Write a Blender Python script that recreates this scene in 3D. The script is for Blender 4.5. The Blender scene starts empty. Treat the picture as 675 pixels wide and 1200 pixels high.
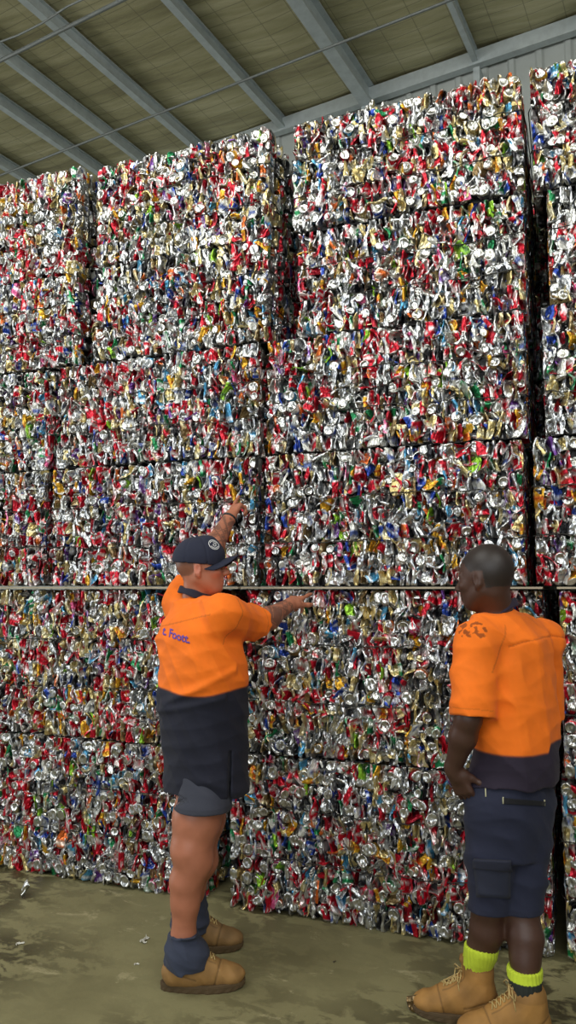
import bpy, bmesh, math, random
import numpy as np
from mathutils import Vector, Matrix, Euler, noise
from mathutils.bvhtree import BVHTree

SC = bpy.context.scene
COL = SC.collection
R = math.radians
RNG = np.random.default_rng(7)
random.seed(7)

# ------------------------------------------------------------------ camera
F = 870.0                                   # focal length in pixels of a 675x1200 frame
PITCH = math.atan(88 / F)
YAW = R(20.8)
EYE = 1.58
CAMP = Vector((0, -3.524, EYE))
cam_d = bpy.data.cameras.new('camera')
cam = bpy.data.objects.new('camera', cam_d)
COL.objects.link(cam)
cam.location = CAMP
cam.rotation_euler = (math.pi / 2 + PITCH, 0, YAW)
cam_d.sensor_fit = 'VERTICAL'
cam_d.sensor_height = 36.0
cam_d.lens = 36.0 * F / 1200.0
cam_d.clip_start = 0.05
SC.camera = cam

# ------------------------------------------------------------------ helpers
def link(name, me, parent=None, mat=None):
    o = bpy.data.objects.new(name, me)
    COL.objects.link(o)
    if mat is not None and me is not None and hasattr(me, 'materials') and len(me.materials) == 0:
        me.materials.append(mat)
    if parent is not None:
        o.parent = parent
    return o

def thing(o, label, cat, group=None, kind=None):
    if label: o['label'] = label
    if cat: o['category'] = cat
    if group: o['group'] = group
    if kind: o['kind'] = kind
    return o

def empty(name, loc=(0, 0, 0), rz=0.0):
    o = bpy.data.objects.new(name, None)
    COL.objects.link(o)
    o.location = loc
    o.rotation_euler = (0, 0, rz)
    o.empty_display_size = 0.1
    return o

def mesh_from(name, verts, faces, smooth=False):
    me = bpy.data.meshes.new(name)
    me.from_pydata([tuple(v) for v in verts], [], faces)
    if smooth:
        me.polygons.foreach_set('use_smooth', [True] * len(me.polygons))
    me.update()
    return me

def box_bm(bm, c, s, rot=None):
    m = Matrix.Translation(c)
    if rot is not None: m = m @ rot
    m = m @ Matrix.Diagonal((s[0], s[1], s[2], 1))
    return bmesh.ops.create_cube(bm, size=1, matrix=m)['verts']

def bm_mesh(name, bm, smooth=False):
    me = bpy.data.meshes.new(name)
    bmesh.ops.recalc_face_normals(bm, faces=bm.faces)
    bm.to_mesh(me); bm.free()
    if smooth:
        me.polygons.foreach_set('use_smooth', [True] * len(me.polygons))
    return me

def s2l(c):
    return tuple(((x / 255) / 12.92) if x / 255 <= 0.04045 else (((x / 255) + 0.055) / 1.055) ** 2.4 for x in c)

class NT:
    """small node-tree builder"""
    def __init__(s, name):
        s.m = bpy.data.materials.new(name); s.m.use_nodes = True
        s.t = s.m.node_tree; s.n = s.t.nodes; s.l = s.t.links
        s.b = s.n['Principled BSDF']
    def new(s, typ, **kw):
        n = s.n.new(typ)
        for k, v in kw.items():
            if k.startswith('_'):
                setattr(n, k[1:], v)
            else:
                n.inputs[k.replace('__', ' ')].default_value = v
        return n
    def lk(s, a, b): s.l.new(a, b)
    def ramp(s, fac, stops):
        r = s.n.new('ShaderNodeValToRGB'); e = r.color_ramp.elements
        while len(e) < len(stops): e.new(0.5)
        for i, (p, c) in enumerate(stops):
            e[i].position = p; e[i].color = (*c, 1) if len(c) == 3 else c
        s.lk(fac, r.inputs[0]); return r.outputs[0]
    def noise(s, scale, detail=4, rough=0.5, vec=None, dist=0.0):
        n = s.n.new('ShaderNodeTexNoise'); n.inputs['Scale'].default_value = scale
        n.inputs['Detail'].default_value = detail; n.inputs['Roughness'].default_value = rough
        n.inputs['Distortion'].default_value = dist
        if vec is None:
            vec = s.coords()
        s.lk(vec, n.inputs['Vector']); return n.outputs[0]
    def coords(s, scale=(1, 1, 1)):
        c = s.n.new('ShaderNodeTexCoord')
        mp = s.n.new('ShaderNodeMapping'); mp.inputs['Scale'].default_value = scale
        s.lk(c.outputs['Object'], mp.inputs[0]); return mp.outputs[0]
    def mix(s, fac, a, b, typ='MIX'):
        m = s.n.new('ShaderNodeMix'); m.data_type = 'RGBA'; m.blend_type = typ
        for sock, v in ((m.inputs[0], fac), (m.inputs[6], a), (m.inputs[7], b)):
            if isinstance(v, (int, float)): sock.default_value = v
            elif isinstance(v, tuple): sock.default_value = (*v, 1) if len(v) == 3 else v
            else: s.lk(v, sock)
        return m.outputs[2]
    def bump(s, h, strength=0.3, dist=0.01):
        b = s.n.new('ShaderNodeBump'); b.inputs['Strength'].default_value = strength
        b.inputs['Distance'].default_value = dist
        s.lk(h, b.inputs['Height']); s.lk(b.outputs[0], s.b.inputs['Normal'])
    def set(s, **kw):
        for k, v in kw.items():
            i = s.b.inputs[k.replace('__', ' ')]
            if isinstance(v, (int, float)): i.default_value = v
            elif isinstance(v, tuple): i.default_value = (*v, 1) if len(v) == 3 else v
            else: s.lk(v, i)
        return s.m

# ------------------------------------------------------------------ materials of the place
def mat_concrete():
    n = NT('concrete')
    v = n.coords()
    a = n.ramp(n.noise(1.3, 6, 0.6, v), [(0.3, s2l((118, 112, 76))), (0.7, s2l((146, 140, 100)))])
    dark = n.ramp(n.noise(6.5, 6, 0.66, n.coords((1, 1.5, 1)), 0.4), [(0.46, (0, 0, 0)), (0.53, (1, 1, 1))])
    big = n.ramp(n.noise(0.8, 3, 0.5, v), [(0.42, (0.1, .1, .1)), (0.56, (1, 1, 1))])
    f = n.mix(1.0, dark, big, 'MULTIPLY')
    c = n.mix(f, a, s2l((70, 65, 40)))
    pale = n.ramp(n.noise(5.0, 7, 0.72, n.coords((1, 1.5, 1)), 0.6), [(0.60, (0, 0, 0)), (0.68, (0.45, 0.45, 0.45))])
    c = n.mix(pale, c, s2l((188, 178, 138)))
    n.bump(n.noise(60, 5, 0.6, v), 0.25, 0.004)
    return n.set(Base__Color=c, Roughness=n.ramp(f, [(0, (0.8,) * 3), (1, (0.5,) * 3)]))

def mat_foil():
    n = NT('foil_insulation')
    v = n.coords((0.5, 4, 1))
    c = n.ramp(n.noise(1.6, 5, 0.6, v), [(0.3, s2l((150, 142, 108))), (0.5, s2l((178, 170, 130))), (0.72, s2l((206, 198, 160)))])
    n.bump(n.noise(5, 5, 0.6, n.coords((1, 3, 1))), 0.5, 0.03)
    # safety mesh wires, 0.15 x 0.30 m, square to the shed
    tc = n.new('ShaderNodeTexCoord'); mp = n.new('ShaderNodeMapping'); mp.inputs['Rotation'].default_value = (0, 0, R(8.2))
    n.lk(tc.outputs['Object'], mp.inputs[0]); sx = n.new('ShaderNodeSeparateXYZ'); n.lk(mp.outputs[0], sx.inputs[0])
    fs = []
    for o_, per in ((0, 0.30), (1, 0.15)):
        a = n.new('ShaderNodeMath', _operation='PINGPONG'); n.lk(sx.outputs[o_], a.inputs[0]); a.inputs[1].default_value = per / 2
        b = n.new('ShaderNodeMath', _operation='LESS_THAN'); n.lk(a.outputs[0], b.inputs[0]); b.inputs[1].default_value = 0.004; fs.append(b.outputs[0])
    m_ = n.new('ShaderNodeMath', _operation='MAXIMUM'); n.lk(fs[0], m_.inputs[0]); n.lk(fs[1], m_.inputs[1])
    m2 = n.new('ShaderNodeMath', _operation='MULTIPLY'); n.lk(m_.outputs[0], m2.inputs[0]); m2.inputs[1].default_value = 0.45
    c = n.mix(m2.outputs[0], c, s2l((92, 90, 74)))
    return n.set(Base__Color=c, Roughness=0.42, Metallic=0.55)

def mat_plain(name, c, rough=0.5, metal=0.0, var=0.12, scale=8, bump=0.0, det=4, sc=(1, 1, 1)):
    n = NT(name)
    v = n.coords(sc)
    f = n.noise(scale, det, 0.6, v)
    lo = tuple(x * (1 - var) for x in c); hi = tuple(min(1, x * (1 + var)) for x in c)
    if bump: n.bump(f, bump, 0.004)
    return n.set(Base__Color=n.ramp(f, [(0.3, lo), (0.7, hi)]), Roughness=rough, Metallic=metal)

M_CONC = mat_concrete()
M_FOIL = mat_foil()
M_GALV = mat_plain('galvanised_steel', s2l((186, 194, 194)), 0.42, 0.3, 0.10, 14)
M_WALL = mat_plain('grey_wall_panel', s2l((168, 172, 166)), 0.6, 0.0, 0.06, 3)
M_DARKMESH = mat_plain('roof_mesh_wire', s2l((120, 120, 110)), 0.5, 0.6)

# can metal: colour and metalness are the printed can's own, from the mesh
n = NT('can_metal')
at = n.new('ShaderNodeAttribute'); at.attribute_name = 'Col'
vo = n.new('ShaderNodeTexVoronoi', _feature='SMOOTH_F1'); vo.inputs['Scale'].default_value = 75; n.lk(n.coords((1, 1, .55)), vo.inputs['Vector'])
n.bump(vo.outputs[0], 0.7, 0.010)
M_CAN = n.set(Base__Color=at.outputs['Color'], Metallic=at.outputs['Alpha'], Roughness=0.29)
M_CORE = mat_plain('core_gap_shade', s2l((34, 34, 33)), 0.5, 0.4, 0.5, 40, 0.8, 6)  # bale core; shade in the gaps between cans is put into its colour
M_WIRE = mat_plain('baling_wire_steel', s2l((60, 58, 54)), 0.5, 0.7)
M_SHEET = mat_plain('slip_sheet_board', s2l((172, 160, 138)), 0.85, 0, 0.2, 6)

# ------------------------------------------------------------------ the shed
BA = R(8.2)                                  # the shed is turned a little against the stacks
shed_rz = -BA
UX = Vector((math.cos(BA), -math.sin(BA), 0)); NX = Vector((math.sin(BA), math.cos(BA), 0))
def shed(u, n, z):
    p = CAMP + UX * u + NX * n; return Vector((p.x, p.y, z))
RZ = Matrix.Rotation(shed_rz, 4, 'Z')

def structure(name, me, mat, parent=None):
    o = link(name, me, parent, mat)
    if parent is None: o['kind'] = 'structure'
    return o

bm = bmesh.new(); bmesh.ops.create_grid(bm, x_segments=1, y_segments=1, size=14, matrix=Matrix.Translation((0, -4, 0)))
structure('floor', bm_mesh('floor', bm), M_CONC)

ZR = 6.62
# roof lining: sheets laid over the purlins, sagging a little between them
pur_u = [3.55, 2.5, 1.5, 0.45, -0.58, -1.62, -2.70, -3.70, -4.75, -5.46, -6.06, -6.95, -8.0, -9.05, -10.1]
def roof_mesh():
    NU, NN = 240, 90
    us = np.linspace(-11.5, 5.5, NU); ns = np.linspace(-7, 6.7, NN)
    V = []; pu = sorted(pur_u)
    for u in us:
        lo = max([p for p in pu if p <= u], default=-12.5); hi = min([p for p in pu if p > u], default=6.5)
        t = (u - lo) / (hi - lo)
        for n_ in ns:
            sag = 0.035 * math.sin(math.pi * t) * (0.7 + 0.5 * noise.noise((u * 1.5, n_ * 0.8, 0)))
            wr = 0.006 * noise.noise((u * 3, n_ * 9, 4))
            V.append(shed(u, n_, ZR + 0.012 - sag - wr))
    Fc = [(i * NN + j, i * NN + j + 1, (i + 1) * NN + j + 1, (i + 1) * NN + j) for i in range(NU - 1) for j in range(NN - 1)]
    return mesh_from('ceiling', V, Fc, True)
structure('ceiling', roof_mesh(), M_FOIL)
def shed_box(bm, u0, u1, n0, n1, z0, z1):
    box_bm(bm, shed((u0 + u1) / 2, (n0 + n1) / 2, (z0 + z1) / 2), (u1 - u0, n1 - n0, z1 - z0), RZ)

# purlins: C sections running to the back wall
for i, u in enumerate(pur_u):
    big = abs(u + 2.70) < 0.01 or abs(u - 2.5) < 0.01
    thin = abs(u + 1.62) < 0.01 or abs(u + 5.46) < .01
    w = 0.12 if big else (0.05 if thin else 0.07); h = 0.22 if big else 0.125
    bm = bmesh.new()
    zt = ZR - 0.005
    shed_box(bm, u - 0.006, u + 0.006, -7, 6.62, zt - h, zt)          # web
    shed_box(bm, u - w / 2, u + w / 2, -7, 6.62, zt - h - 0.006, zt - h + 0.006)  # bottom flange
    shed_box(bm, u - w / 2, u + w / 2, -7, 6.62, zt - 0.012, zt)
    shed_box(bm, u + w / 2 - 0.004, u + w / 2, -7, 6.62, zt - h, zt - h + 0.028)
    structure('beam_%d' % (i + 1), bm_mesh('beam', bm), M_GALV)
# eave strut, back wall, wall columns
bm = bmesh.new(); shed_box(bm, -11.5, 5.5, 6.54, 6.62, 6.46, 6.60); structure('beam_eave', bm_mesh('beam', bm), M_GALV)
def ribbed_wall(u0, u1, n_, z0, z1, axis='u'):
    V = []; k = 0; u = u0; prof = []
    while u < u1:
        prof += [(u, 0), (u + 0.15, 0), (u + 0.17, 0.02), (u + 0.21, 0.02), (u + 0.23, 0)]; u += 0.25
    for (a, d) in prof:
        for z in (z0, z1):
            V.append(shed(a, n_ - d, z) if axis == 'u' else shed(n_ - d, a, z))
    return mesh_from('wall', V, [(2 * i, 2 * i + 2, 2 * i + 3, 2 * i + 1) for i in range(len(prof) - 1)])
structure('wall_back', ribbed_wall(-11.5, 5.5, 6.66, 0, 6.62), M_WALL)
structure('wall_left', ribbed_wall(-7, 6.7, -11.4, 0, 6.62, 'n'), M_WALL)
structure('wall_right', ribbed_wall(-7, 6.7, 5.4, 0, 6.62, 'n'), M_WALL)
for i, u in enumerate((-2.70, -1.60)):
    bm = bmesh.new(); w = 0.12 if i == 0 else 0.06
    shed_box(bm, u - w / 2, u + w / 2, 6.50, 6.64, 0, 6.40)
    structure('pillar_%d' % (i + 1), bm_mesh('pillar', bm), M_GALV)
# bridging rods under the purlins
def tube_mesh(name, pts, rad, segs=6, smooth=True):
    V = []; Fc = []; pts = [Vector(p) for p in pts]
    for i, p in enumerate(pts):
        t = (pts[min(i + 1, len(pts) - 1)] - pts[max(i - 1, 0)]).normalized()
        a = t.cross(Vector((0, 0, 1)));
        if a.length < 1e-3: a = t.cross(Vector((0, 1, 0)))
        a.normalize(); b = t.cross(a)
        r = rad[i] if isinstance(rad, (list, tuple)) else rad
        for k in range(segs):
            an = 2 * math.pi * k / segs; V.append(p + a * math.cos(an) * r + b * math.sin(an) * r)
    for i in range(len(pts) - 1):
        for k in range(segs):
            Fc.append((i * segs + k, i * segs + (k + 1) % segs, (i + 1) * segs + (k + 1) % segs, (i + 1) * segs + k))
    Fc.append(tuple(range(segs))[::-1]); Fc.append(tuple((len(pts) - 1) * segs + k for k in range(segs)))
    return mesh_from(name, V, Fc, smooth)
M_ROD = mat_plain('dull_rod_steel', s2l((120, 124, 120)), 0.5, 0.3)
def rod(n_, z, r, label, sag=0.0, name='bridging_rod', cat='roof rod'):
    us = np.linspace(-11.3, 5.3, 60)
    pts = [shed(u, n_ + (0.03 * noise.noise((u, n_, 3)) if sag else 0), z - sag * abs(math.sin(u * 3.0))) for u in us]
    o = link(name, tube_mesh(name, [p - pts[0] for p in pts], r), None, M_ROD); o.location = pts[0]
    thing(o, label, cat)
rod(5.47, 6.28, 0.012, 'thin steel rod crossing under all roof beams close to the back wall')
rod(4.18, 6.27, 0.018, 'thin steel rod crossing under the roof beams farther out from the wall')
rod(4.00, 6.27, 0.009, 'dark cable sagging beside the thin rod under the roof beams', 0.05, 'hanging_cable', 'cable')
# ------------------------------------------------------------------ crushed cans
SEG = 10
def can_topology():
    # rings: bottom centre, dome, rim, base, 6 wall rings, shoulder, neck, rim, lid edge, lid centre
    prof = [(0.002, -0.052, 0), (0.020, -0.054, 0), (0.0245, -0.0600, 0), (0.0270, -0.0575, 0), (0.033, -0.048, 1)]
    for i in range(1, 6):
        prof.append((0.033, -0.048 + 0.094 * i / 5, 1))
    prof += [(0.0275, 0.0570, 0), (0.0278, 0.0600, 0), (0.0245, 0.0600, 0), (0.0235, 0.0560, 0), (0.002, 0.0565, 0)]
    V = []; W = []
    for (r, z, w) in prof:
        for k in range(SEG):
            a = 2 * math.pi * k / SEG; V.append((r * math.cos(a), r * math.sin(a), z)); W.append(w)
    Q = []
    for i in range(len(prof) - 1):
        for k in range(SEG):
            Q.append((i * SEG + k, i * SEG + (k + 1) % SEG, (i + 1) * SEG + (k + 1) % SEG, (i + 1) * SEG + k))
    return np.array(V), np.array(W), np.array(Q), len(prof)
CV, CW, CQ, CRINGS = can_topology()
NV, NQ = len(CV), len(CQ)
# smooth shading on ends, facets on the crumpled body
CSM = np.array([not (4 <= (q[0] // SEG) <= 8) for q in CQ])

def crush(rng, hard):
    p = CV.copy()
    f = rng.uniform(0.08, 0.32) if hard else rng.uniform(0.7, 0.95)
    zz = (p[:, 2] + 0.06) / 0.12
    wall = np.sin(np.clip(zz, 0, 1) * math.pi) ** 0.5
    fl = 1 - (1 - f) * ((0.75 if hard else 0.45) + (0.25 if hard else 0.55) * wall)
    p[:, 0] *= fl; p[:, 1] *= 1 + (1 - fl) * 0.28
    # flutes: long creases running the length of the can
    fz = np.repeat(rng.normal(0, 1, (3, SEG)), 1, axis=0)
    ring = np.repeat(np.arange(CRINGS), SEG); seg = np.tile(np.arange(SEG), CRINGS)
    t_ = np.clip(zz, 0, 1) * 2; i0 = np.clip(t_.astype(int), 0, 1); fr = t_ - i0
    fd = fz[i0, seg] * (1 - fr) + fz[i0 + 1, seg] * fr
    ang = 2 * math.pi * seg / SEG
    fd = fd * wall * (0.0042 if hard else 0.0025)
    p[:, 0] += fd * np.cos(ang); p[:, 1] += fd * np.sin(ang)
    p[:, 0] += rng.uniform(0.0, 0.004) * np.sin(p[:, 2] * rng.uniform(30, 70) + rng.uniform(0, 6)) * wall
    p[:, 2] *= rng.uniform(0.62, 0.98) if hard else rng.uniform(0.35, 0.7)
    for _ in range(6 if hard else 3):
        nn = rng.normal(size=3); nn /= np.linalg.norm(nn)
        mm = rng.normal(size=3); mm /= np.linalg.norm(mm)
        c = rng.uniform(-0.022, 0.022)
        d = np.abs(p @ nn - c)
        p = p + mm * (rng.uniform(0.15, 0.42) * (d - d.mean()))[:, None] * (0.35 + 0.65 * wall)[:, None]
    p += rng.normal(scale=0.0013, size=p.shape) * CW[:, None]
    return p - p.mean(0)
N_HARD, N_ROUND = 44, 14
SHAPES = np.array([crush(RNG, True) for _ in range(N_HARD)] + [crush(RNG, False) for _ in range(N_ROUND)])

ALU = s2l((206, 206, 202))
def L(*c): return s2l(c)
# (weight, ground colour, graphic colour, metalness)
PAINT = [
    (24, L(206, 207, 206), L(150, 152, 158), 0.92), (11, L(204, 204, 198), L(186, 40, 52), 0.7),
    (17.5, L(190, 22, 44), L(226, 214, 212), 0.55), (7, L(146, 14, 34), L(60, 22, 28), 0.6),
    (15, L(200, 180, 120), L(226, 218, 184), 0.7), (4.5, L(216, 164, 44), L(190, 80, 30), 0.55),
    (6.5, L(34, 130, 78), L(205, 215, 205), 0.55), (1.6, L(140, 190, 50), L(50, 90, 40), 0.5),
    (5.5, L(36, 64, 150), L(205, 212, 225), 0.6), (4, L(84, 156, 196), L(225, 230, 236), 0.6),
    (9.5, L(222, 222, 214), L(80, 96, 150), 0.3), (10, L(30, 30, 34), L(150, 150, 150), 0.5),
    (2.8, L(214, 106, 44), L(230, 214, 196), 0.55), (1.6, L(104, 60, 136), L(206, 200, 220), 0.55),
    (1.4, L(206, 90, 136), L(230, 218, 228), 0.55), (5, L(122, 100, 66), L(206, 192, 150), 0.7)]
PW = np.array([p[0] for p in PAINT], float); PW /= PW.sum()
NPAT = 6
def paint_cols():
    out = np.zeros((len(PAINT), NPAT, NV, 4), np.float32)
    ang = np.arctan2(CV[:, 1], CV[:, 0]); z = CV[:, 2]
    for i, (_, a, b, m) in enumerate(PAINT):
        for k in range(NPAT):
            r = np.random.default_rng(100 + i * 7 + k)
            if k % 3 == 0: mask = np.sin(ang * r.integers(1, 3) + z * r.uniform(20, 90) + r.uniform(0, 6)) > r.uniform(0.2, 0.6)
            elif k % 3 == 1: mask = (np.abs(z - r.uniform(-.03, .03)) < r.uniform(.006, .016))
            else: mask = (r.random(NV) < 0.13)
            c = np.where(mask[:, None], np.array(b), np.array(a))
            mt = np.full(NV, m)
            bare = CW < 0.5
            c[bare] = ALU; mt[bare] = 0.97
            out[i, k, :, :3] = c; out[i, k, :, 3] = mt
    return out
PCOL = paint_cols()

def build_can_mesh(name, P, C):
    """P (n,NV,3), C (n,NV,4): n crushed cans in one mesh"""
    n_ = len(P); me = bpy.data.meshes.new(name)
    me.vertices.add(n_ * NV); me.vertices.foreach_set('co', P.reshape(-1).astype(np.float32))
    q = (CQ[None] + (np.arange(n_) * NV)[:, None, None]).reshape(-1)
    me.loops.add(len(q)); me.loops.foreach_set('vertex_index', q.astype(np.int32))
    me.polygons.add(n_ * NQ)
    me.polygons.foreach_set('loop_start', np.arange(0, n_ * NQ * 4, 4, dtype=np.int32))
    me.polygons.foreach_set('use_smooth', np.tile(CSM, n_))
    a = me.attributes.new('Col', 'FLOAT_COLOR', 'POINT')
    a.data.foreach_set('color', C.reshape(-1).astype(np.float32))
    me.materials.append(M_CAN)
    me.update(calc_edges=True)
    return me

# a library of single cans that the loose, countable ones share
LIB = []
for i in range(90):
    sh = i % len(SHAPES)
    pc = RNG.choice(len(PAINT), p=PW)
    LIB.append((sh, build_can_mesh('crushed_can', SHAPES[sh][None], PCOL[pc, RNG.integers(NPAT)][None])))
LIB_ROUND = [m for s_, m in LIB if s_ >= N_HARD]; LIB_HARD = [m for s_, m in LIB if s_ < N_HARD]

def rotmats(rng, n_, nrm, endon):
    """can z axis mostly upright in the face, some lying out of it with an end to the viewer"""
    nrm = np.array(nrm, float); upv = np.array([0, 0, 1.0])
    if abs(nrm[2]) > 0.5: upv = np.array([0, 1.0, 0])
    side = np.cross(upv, nrm)
    tilt = rng.normal(0, 0.20, n_)
    wild = rng.random(n_) < 0.14
    tilt[wild] = rng.uniform(-1.6, 1.6, wild.sum())
    lean = rng.normal(0, 0.25, n_)
    az = np.cos(tilt)[:, None] * upv + np.sin(tilt)[:, None] * side + lean[:, None] * nrm
    e = nrm[None] * rng.choice([1, -1], (n_, 1)) + rng.normal(0, 0.22, (n_, 3))
    az = np.where(endon[:, None], e, az)
    az /= np.linalg.norm(az, axis=1, keepdims=True)
    ref = nrm[None] + rng.normal(0, 0.36, (n_, 3)); ax = np.cross(az, ref); ax /= np.linalg.norm(ax, axis=1, keepdims=True)
    ay = np.cross(az, ax)
    return np.stack([ax, ay, az], axis=2)

def face_spots(rng, origin, du, dv, nrm, lu, lv, bands, pu=0.034, pv=0.078, layers=2, trim=None):
    """jittered places over one face, tucked in along the wire lines"""
    out = []
    origin, du, dv, nrm = map(np.array, (origin, du, dv, nrm))
    for ly in range(layers):
        if ly: pu *= 1.45; pv *= 1.1
        nb = max(1, round(lv / bands / pv)); nr = nb * bands
        for j in range(nr):
            nu = max(2, int(lu / pu + rng.uniform(-1, 1)))
            us = (np.arange(nu) + 0.5) / nu * lu + rng.normal(0, pu * 0.22, nu)
            vs = (j + 0.5) / nr * lv + rng.normal(0, pv * 0.13, nu) + 0.5 * ly * pv
            near = np.abs(((vs / lv * bands) + 0.5) % 1 - 0.5) * lv / bands      # distance to a wire line
            # slow swell of the pressed face
            sw = np.array([noise.noise((origin[0] * 3 + u_ * 3.1, v_ * 4.3, origin[2] * 5)) for u_, v_ in zip(us, vs)])
            dep = 0.010 * sw + rng.normal(0, 0.006, nu) - 0.012 * (near < 0.022) - 0.030 * ly
            us = np.clip(us, 0.012, lu - 0.012); vs = np.clip(vs, 0.045, lv - 0.03)
            P = origin + us[:, None] * du + vs[:, None] * dv + dep[:, None] * nrm
            out.append(P if ly == 0 else P)
            if ly == 0: pass
        if ly == 0: n0 = sum(len(o) for o in out)
    return np.concatenate(out), n0

def press(A, W, H, seed, ends=False):
    """the press flattens whatever stands proud of the bale's faces"""
    sw = 0.010 * np.sin(A[..., 0] * 6.3 + seed) * np.sin(A[..., 2] * 7.7 + seed * 2.1)
    f = -A[..., 1] - 0.012 - sw; A[..., 1] = np.where(f > 0, -(0.012 + sw + f * 0.30), A[..., 1])
    for ax, hi, m in ((0, W, 0.004), (2, H, 0.002)):
        e = hi - m if not (ax == 2 and ends) else hi - 0.02
        k = 0.18 if not (ax == 2 and ends) else 0.8
        v = A[..., ax]
        v = np.where(v > e, e + (v - e) * k, v)
        lo = m
        A[..., ax] = np.where(v < lo, lo + (v - lo) * (0.18 if ax == 0 else 0.02), v)
    return A

def bale(x0, x1, z0, z1, y0, depth, label, faces='FR', seed=0, bands=3, group='bales of crushed cans', npart=100, tint=None, endrate=0.10, lean=0.0, layers=2):
    """a strapped bale: packed core darkened as the shade between cans, countable outer cans, the rest of the cans, wires"""
    rng = np.random.default_rng(seed + 1000)
    W, H = x1 - x0, z1 - z0
    root = empty('can_bale', (x0, y0, z0), lean)
    thing(root, label, 'bale', group)
    ins = 0.035
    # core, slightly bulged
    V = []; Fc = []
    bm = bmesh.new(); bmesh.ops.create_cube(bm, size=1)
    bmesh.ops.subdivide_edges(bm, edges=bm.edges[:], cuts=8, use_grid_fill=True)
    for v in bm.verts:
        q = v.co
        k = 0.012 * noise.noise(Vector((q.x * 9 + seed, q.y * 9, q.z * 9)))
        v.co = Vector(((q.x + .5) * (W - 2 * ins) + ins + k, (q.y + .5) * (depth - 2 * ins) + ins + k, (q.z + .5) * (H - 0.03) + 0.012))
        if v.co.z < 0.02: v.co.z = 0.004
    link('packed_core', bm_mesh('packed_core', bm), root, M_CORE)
    P = []; Rm = []; isout = []; end = []
    spec = []
    if 'F' in faces: spec.append(((0, 0.012, 0), (1, 0, 0), (0, 0, 1), (0, -1, 0), W, H, 0.0235, 0.066, layers))
    if 'R' in faces: spec.append(((W - 0.012, 0, 0), (0, 1, 0), (0, 0, 1), (1, 0, 0), depth, H, 0.042, 0.085, 1))
    if 'L' in faces: spec.append(((0.012, 0, 0), (0, 1, 0), (0, 0, 1), (-1, 0, 0), min(depth, 0.5), H, 0.055, 0.09, 1))
    if 'T' in faces: spec.append(((0, 0, H - 0.02), (1, 0, 0), (0, 1, 0), (0, 0, 1), W, depth, 0.075, 0.085, 1))
    for si, (o_, du, dv, nr_, lu, lv, pu, pv, ly) in enumerate(spec):
        p_, n0 = face_spots(rng, o_, du, dv, nr_, lu, lv, bands if nr_[2] == 0 else 1, pu, pv, ly)
        if nr_[2] == 1: p_[:, 2] += rng.uniform(-0.01, 0.03, len(p_))
        e_ = rng.random(len(p_)) < endrate * (1.0 if nr_[1] else 0.6)
        m_ = rotmats(rng, len(p_), nr_, e_)
        P.append(p_); Rm.append(m_); end.append(e_)
        io = np.zeros(len(p_), bool)
        if nr_[1] == -1: io[:n0] = True
        isout.append(io)
    P = np.concatenate(P); Rm = np.concatenate(Rm); end = np.concatenate(end); isout = np.concatenate(isout)
    N = len(P)
    sh = np.where(end, rng.integers(N_HARD, len(SHAPES), N), rng.integers(0, N_HARD, N))
    w = PW.copy()
    if tint is not None:
        for k_, v_ in tint.items(): w[k_] *= v_
        w /= w.sum()
    # colours come in clumps, as loads are pressed together
    pc = rng.choice(len(PAINT), N, p=w)
    cl = np.array([noise.noise((p[0] * 4.5 + seed * 3.3, p[1] * 4, p[2] * 5.5)) for p in P])
    redder = (cl > 0.22) & (rng.random(N) < 0.45); pc[redder] = 2
    silv = (cl < -0.22) & (rng.random(N) < 0.5); pc[silv] = 0
    pat = rng.integers(0, NPAT, N)
    sc_ = rng.uniform(0.70, 1.02, N)
    if npart:
        cand = np.flatnonzero(isout & (P[:, 0] > 0.04) & (P[:, 0] < W - 0.04) & (P[:, 2] > 0.062) & (P[:, 2] < H - 0.06))
        pick = rng.permutation(cand)[:npart]
    else: pick = np.array([], int)
    rest = np.setdiff1d(np.arange(N), pick)
    A = np.einsum('nij,nvj->nvi', Rm[rest], SHAPES[sh[rest]] * sc_[rest, None, None]) + P[rest, None]
    A = press(A, W, H, seed, ends='T' in faces)
    o = link('crushed_can_mass', build_can_mesh('crushed_can_mass', A, PCOL[pc[rest], pat[rest]]), root)
    o['kind'] = 'stuff'
    for i in pick:
        lib = LIB_ROUND if end[i] else LIB_HARD
        c = bpy.data.objects.new('crushed_can', lib[rng.integers(len(lib))]); COL.objects.link(c); c.parent = root
        mw = Matrix(Rm[i].tolist()).to_4x4(); mw.translation = Vector(P[i] + np.array([0, 0.012, 0]))
        c.matrix_local = Matrix.Translation(mw.translation) @ Matrix.Diagonal((1, 0.62, 1, 1)) @ Matrix.Translation(-mw.translation) @ mw @ Matrix.Scale(float(sc_[i]), 4)
    # wires round the bale
    for b in range(1, bands):
        zz = H * b / bands + rng.uniform(-0.012, 0.012)
        pts = []
        for t in np.linspace(0, 1, 40):
            pts.append((W * t, -0.012 + 0.010 * rng.normal() * 0.5, zz + 0.006 * math.sin(t * 9 + seed) + 0.003 * rng.normal()))
        for t in np.linspace(0.03, 1, 16): pts.append((W + 0.012 + 0.003 * rng.normal(), depth * t, zz))
        pts += [(W * t, depth + 0.012, zz) for t in (0.9, 0.5, 0.1)] + [(-0.012, depth * t, zz) for t in (0.95, 0.5, 0.03)] + [pts[0]]
        link('baling_wire', tube_mesh('baling_wire', pts, 0.0028, 5), root, M_WIRE)
    return root

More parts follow.
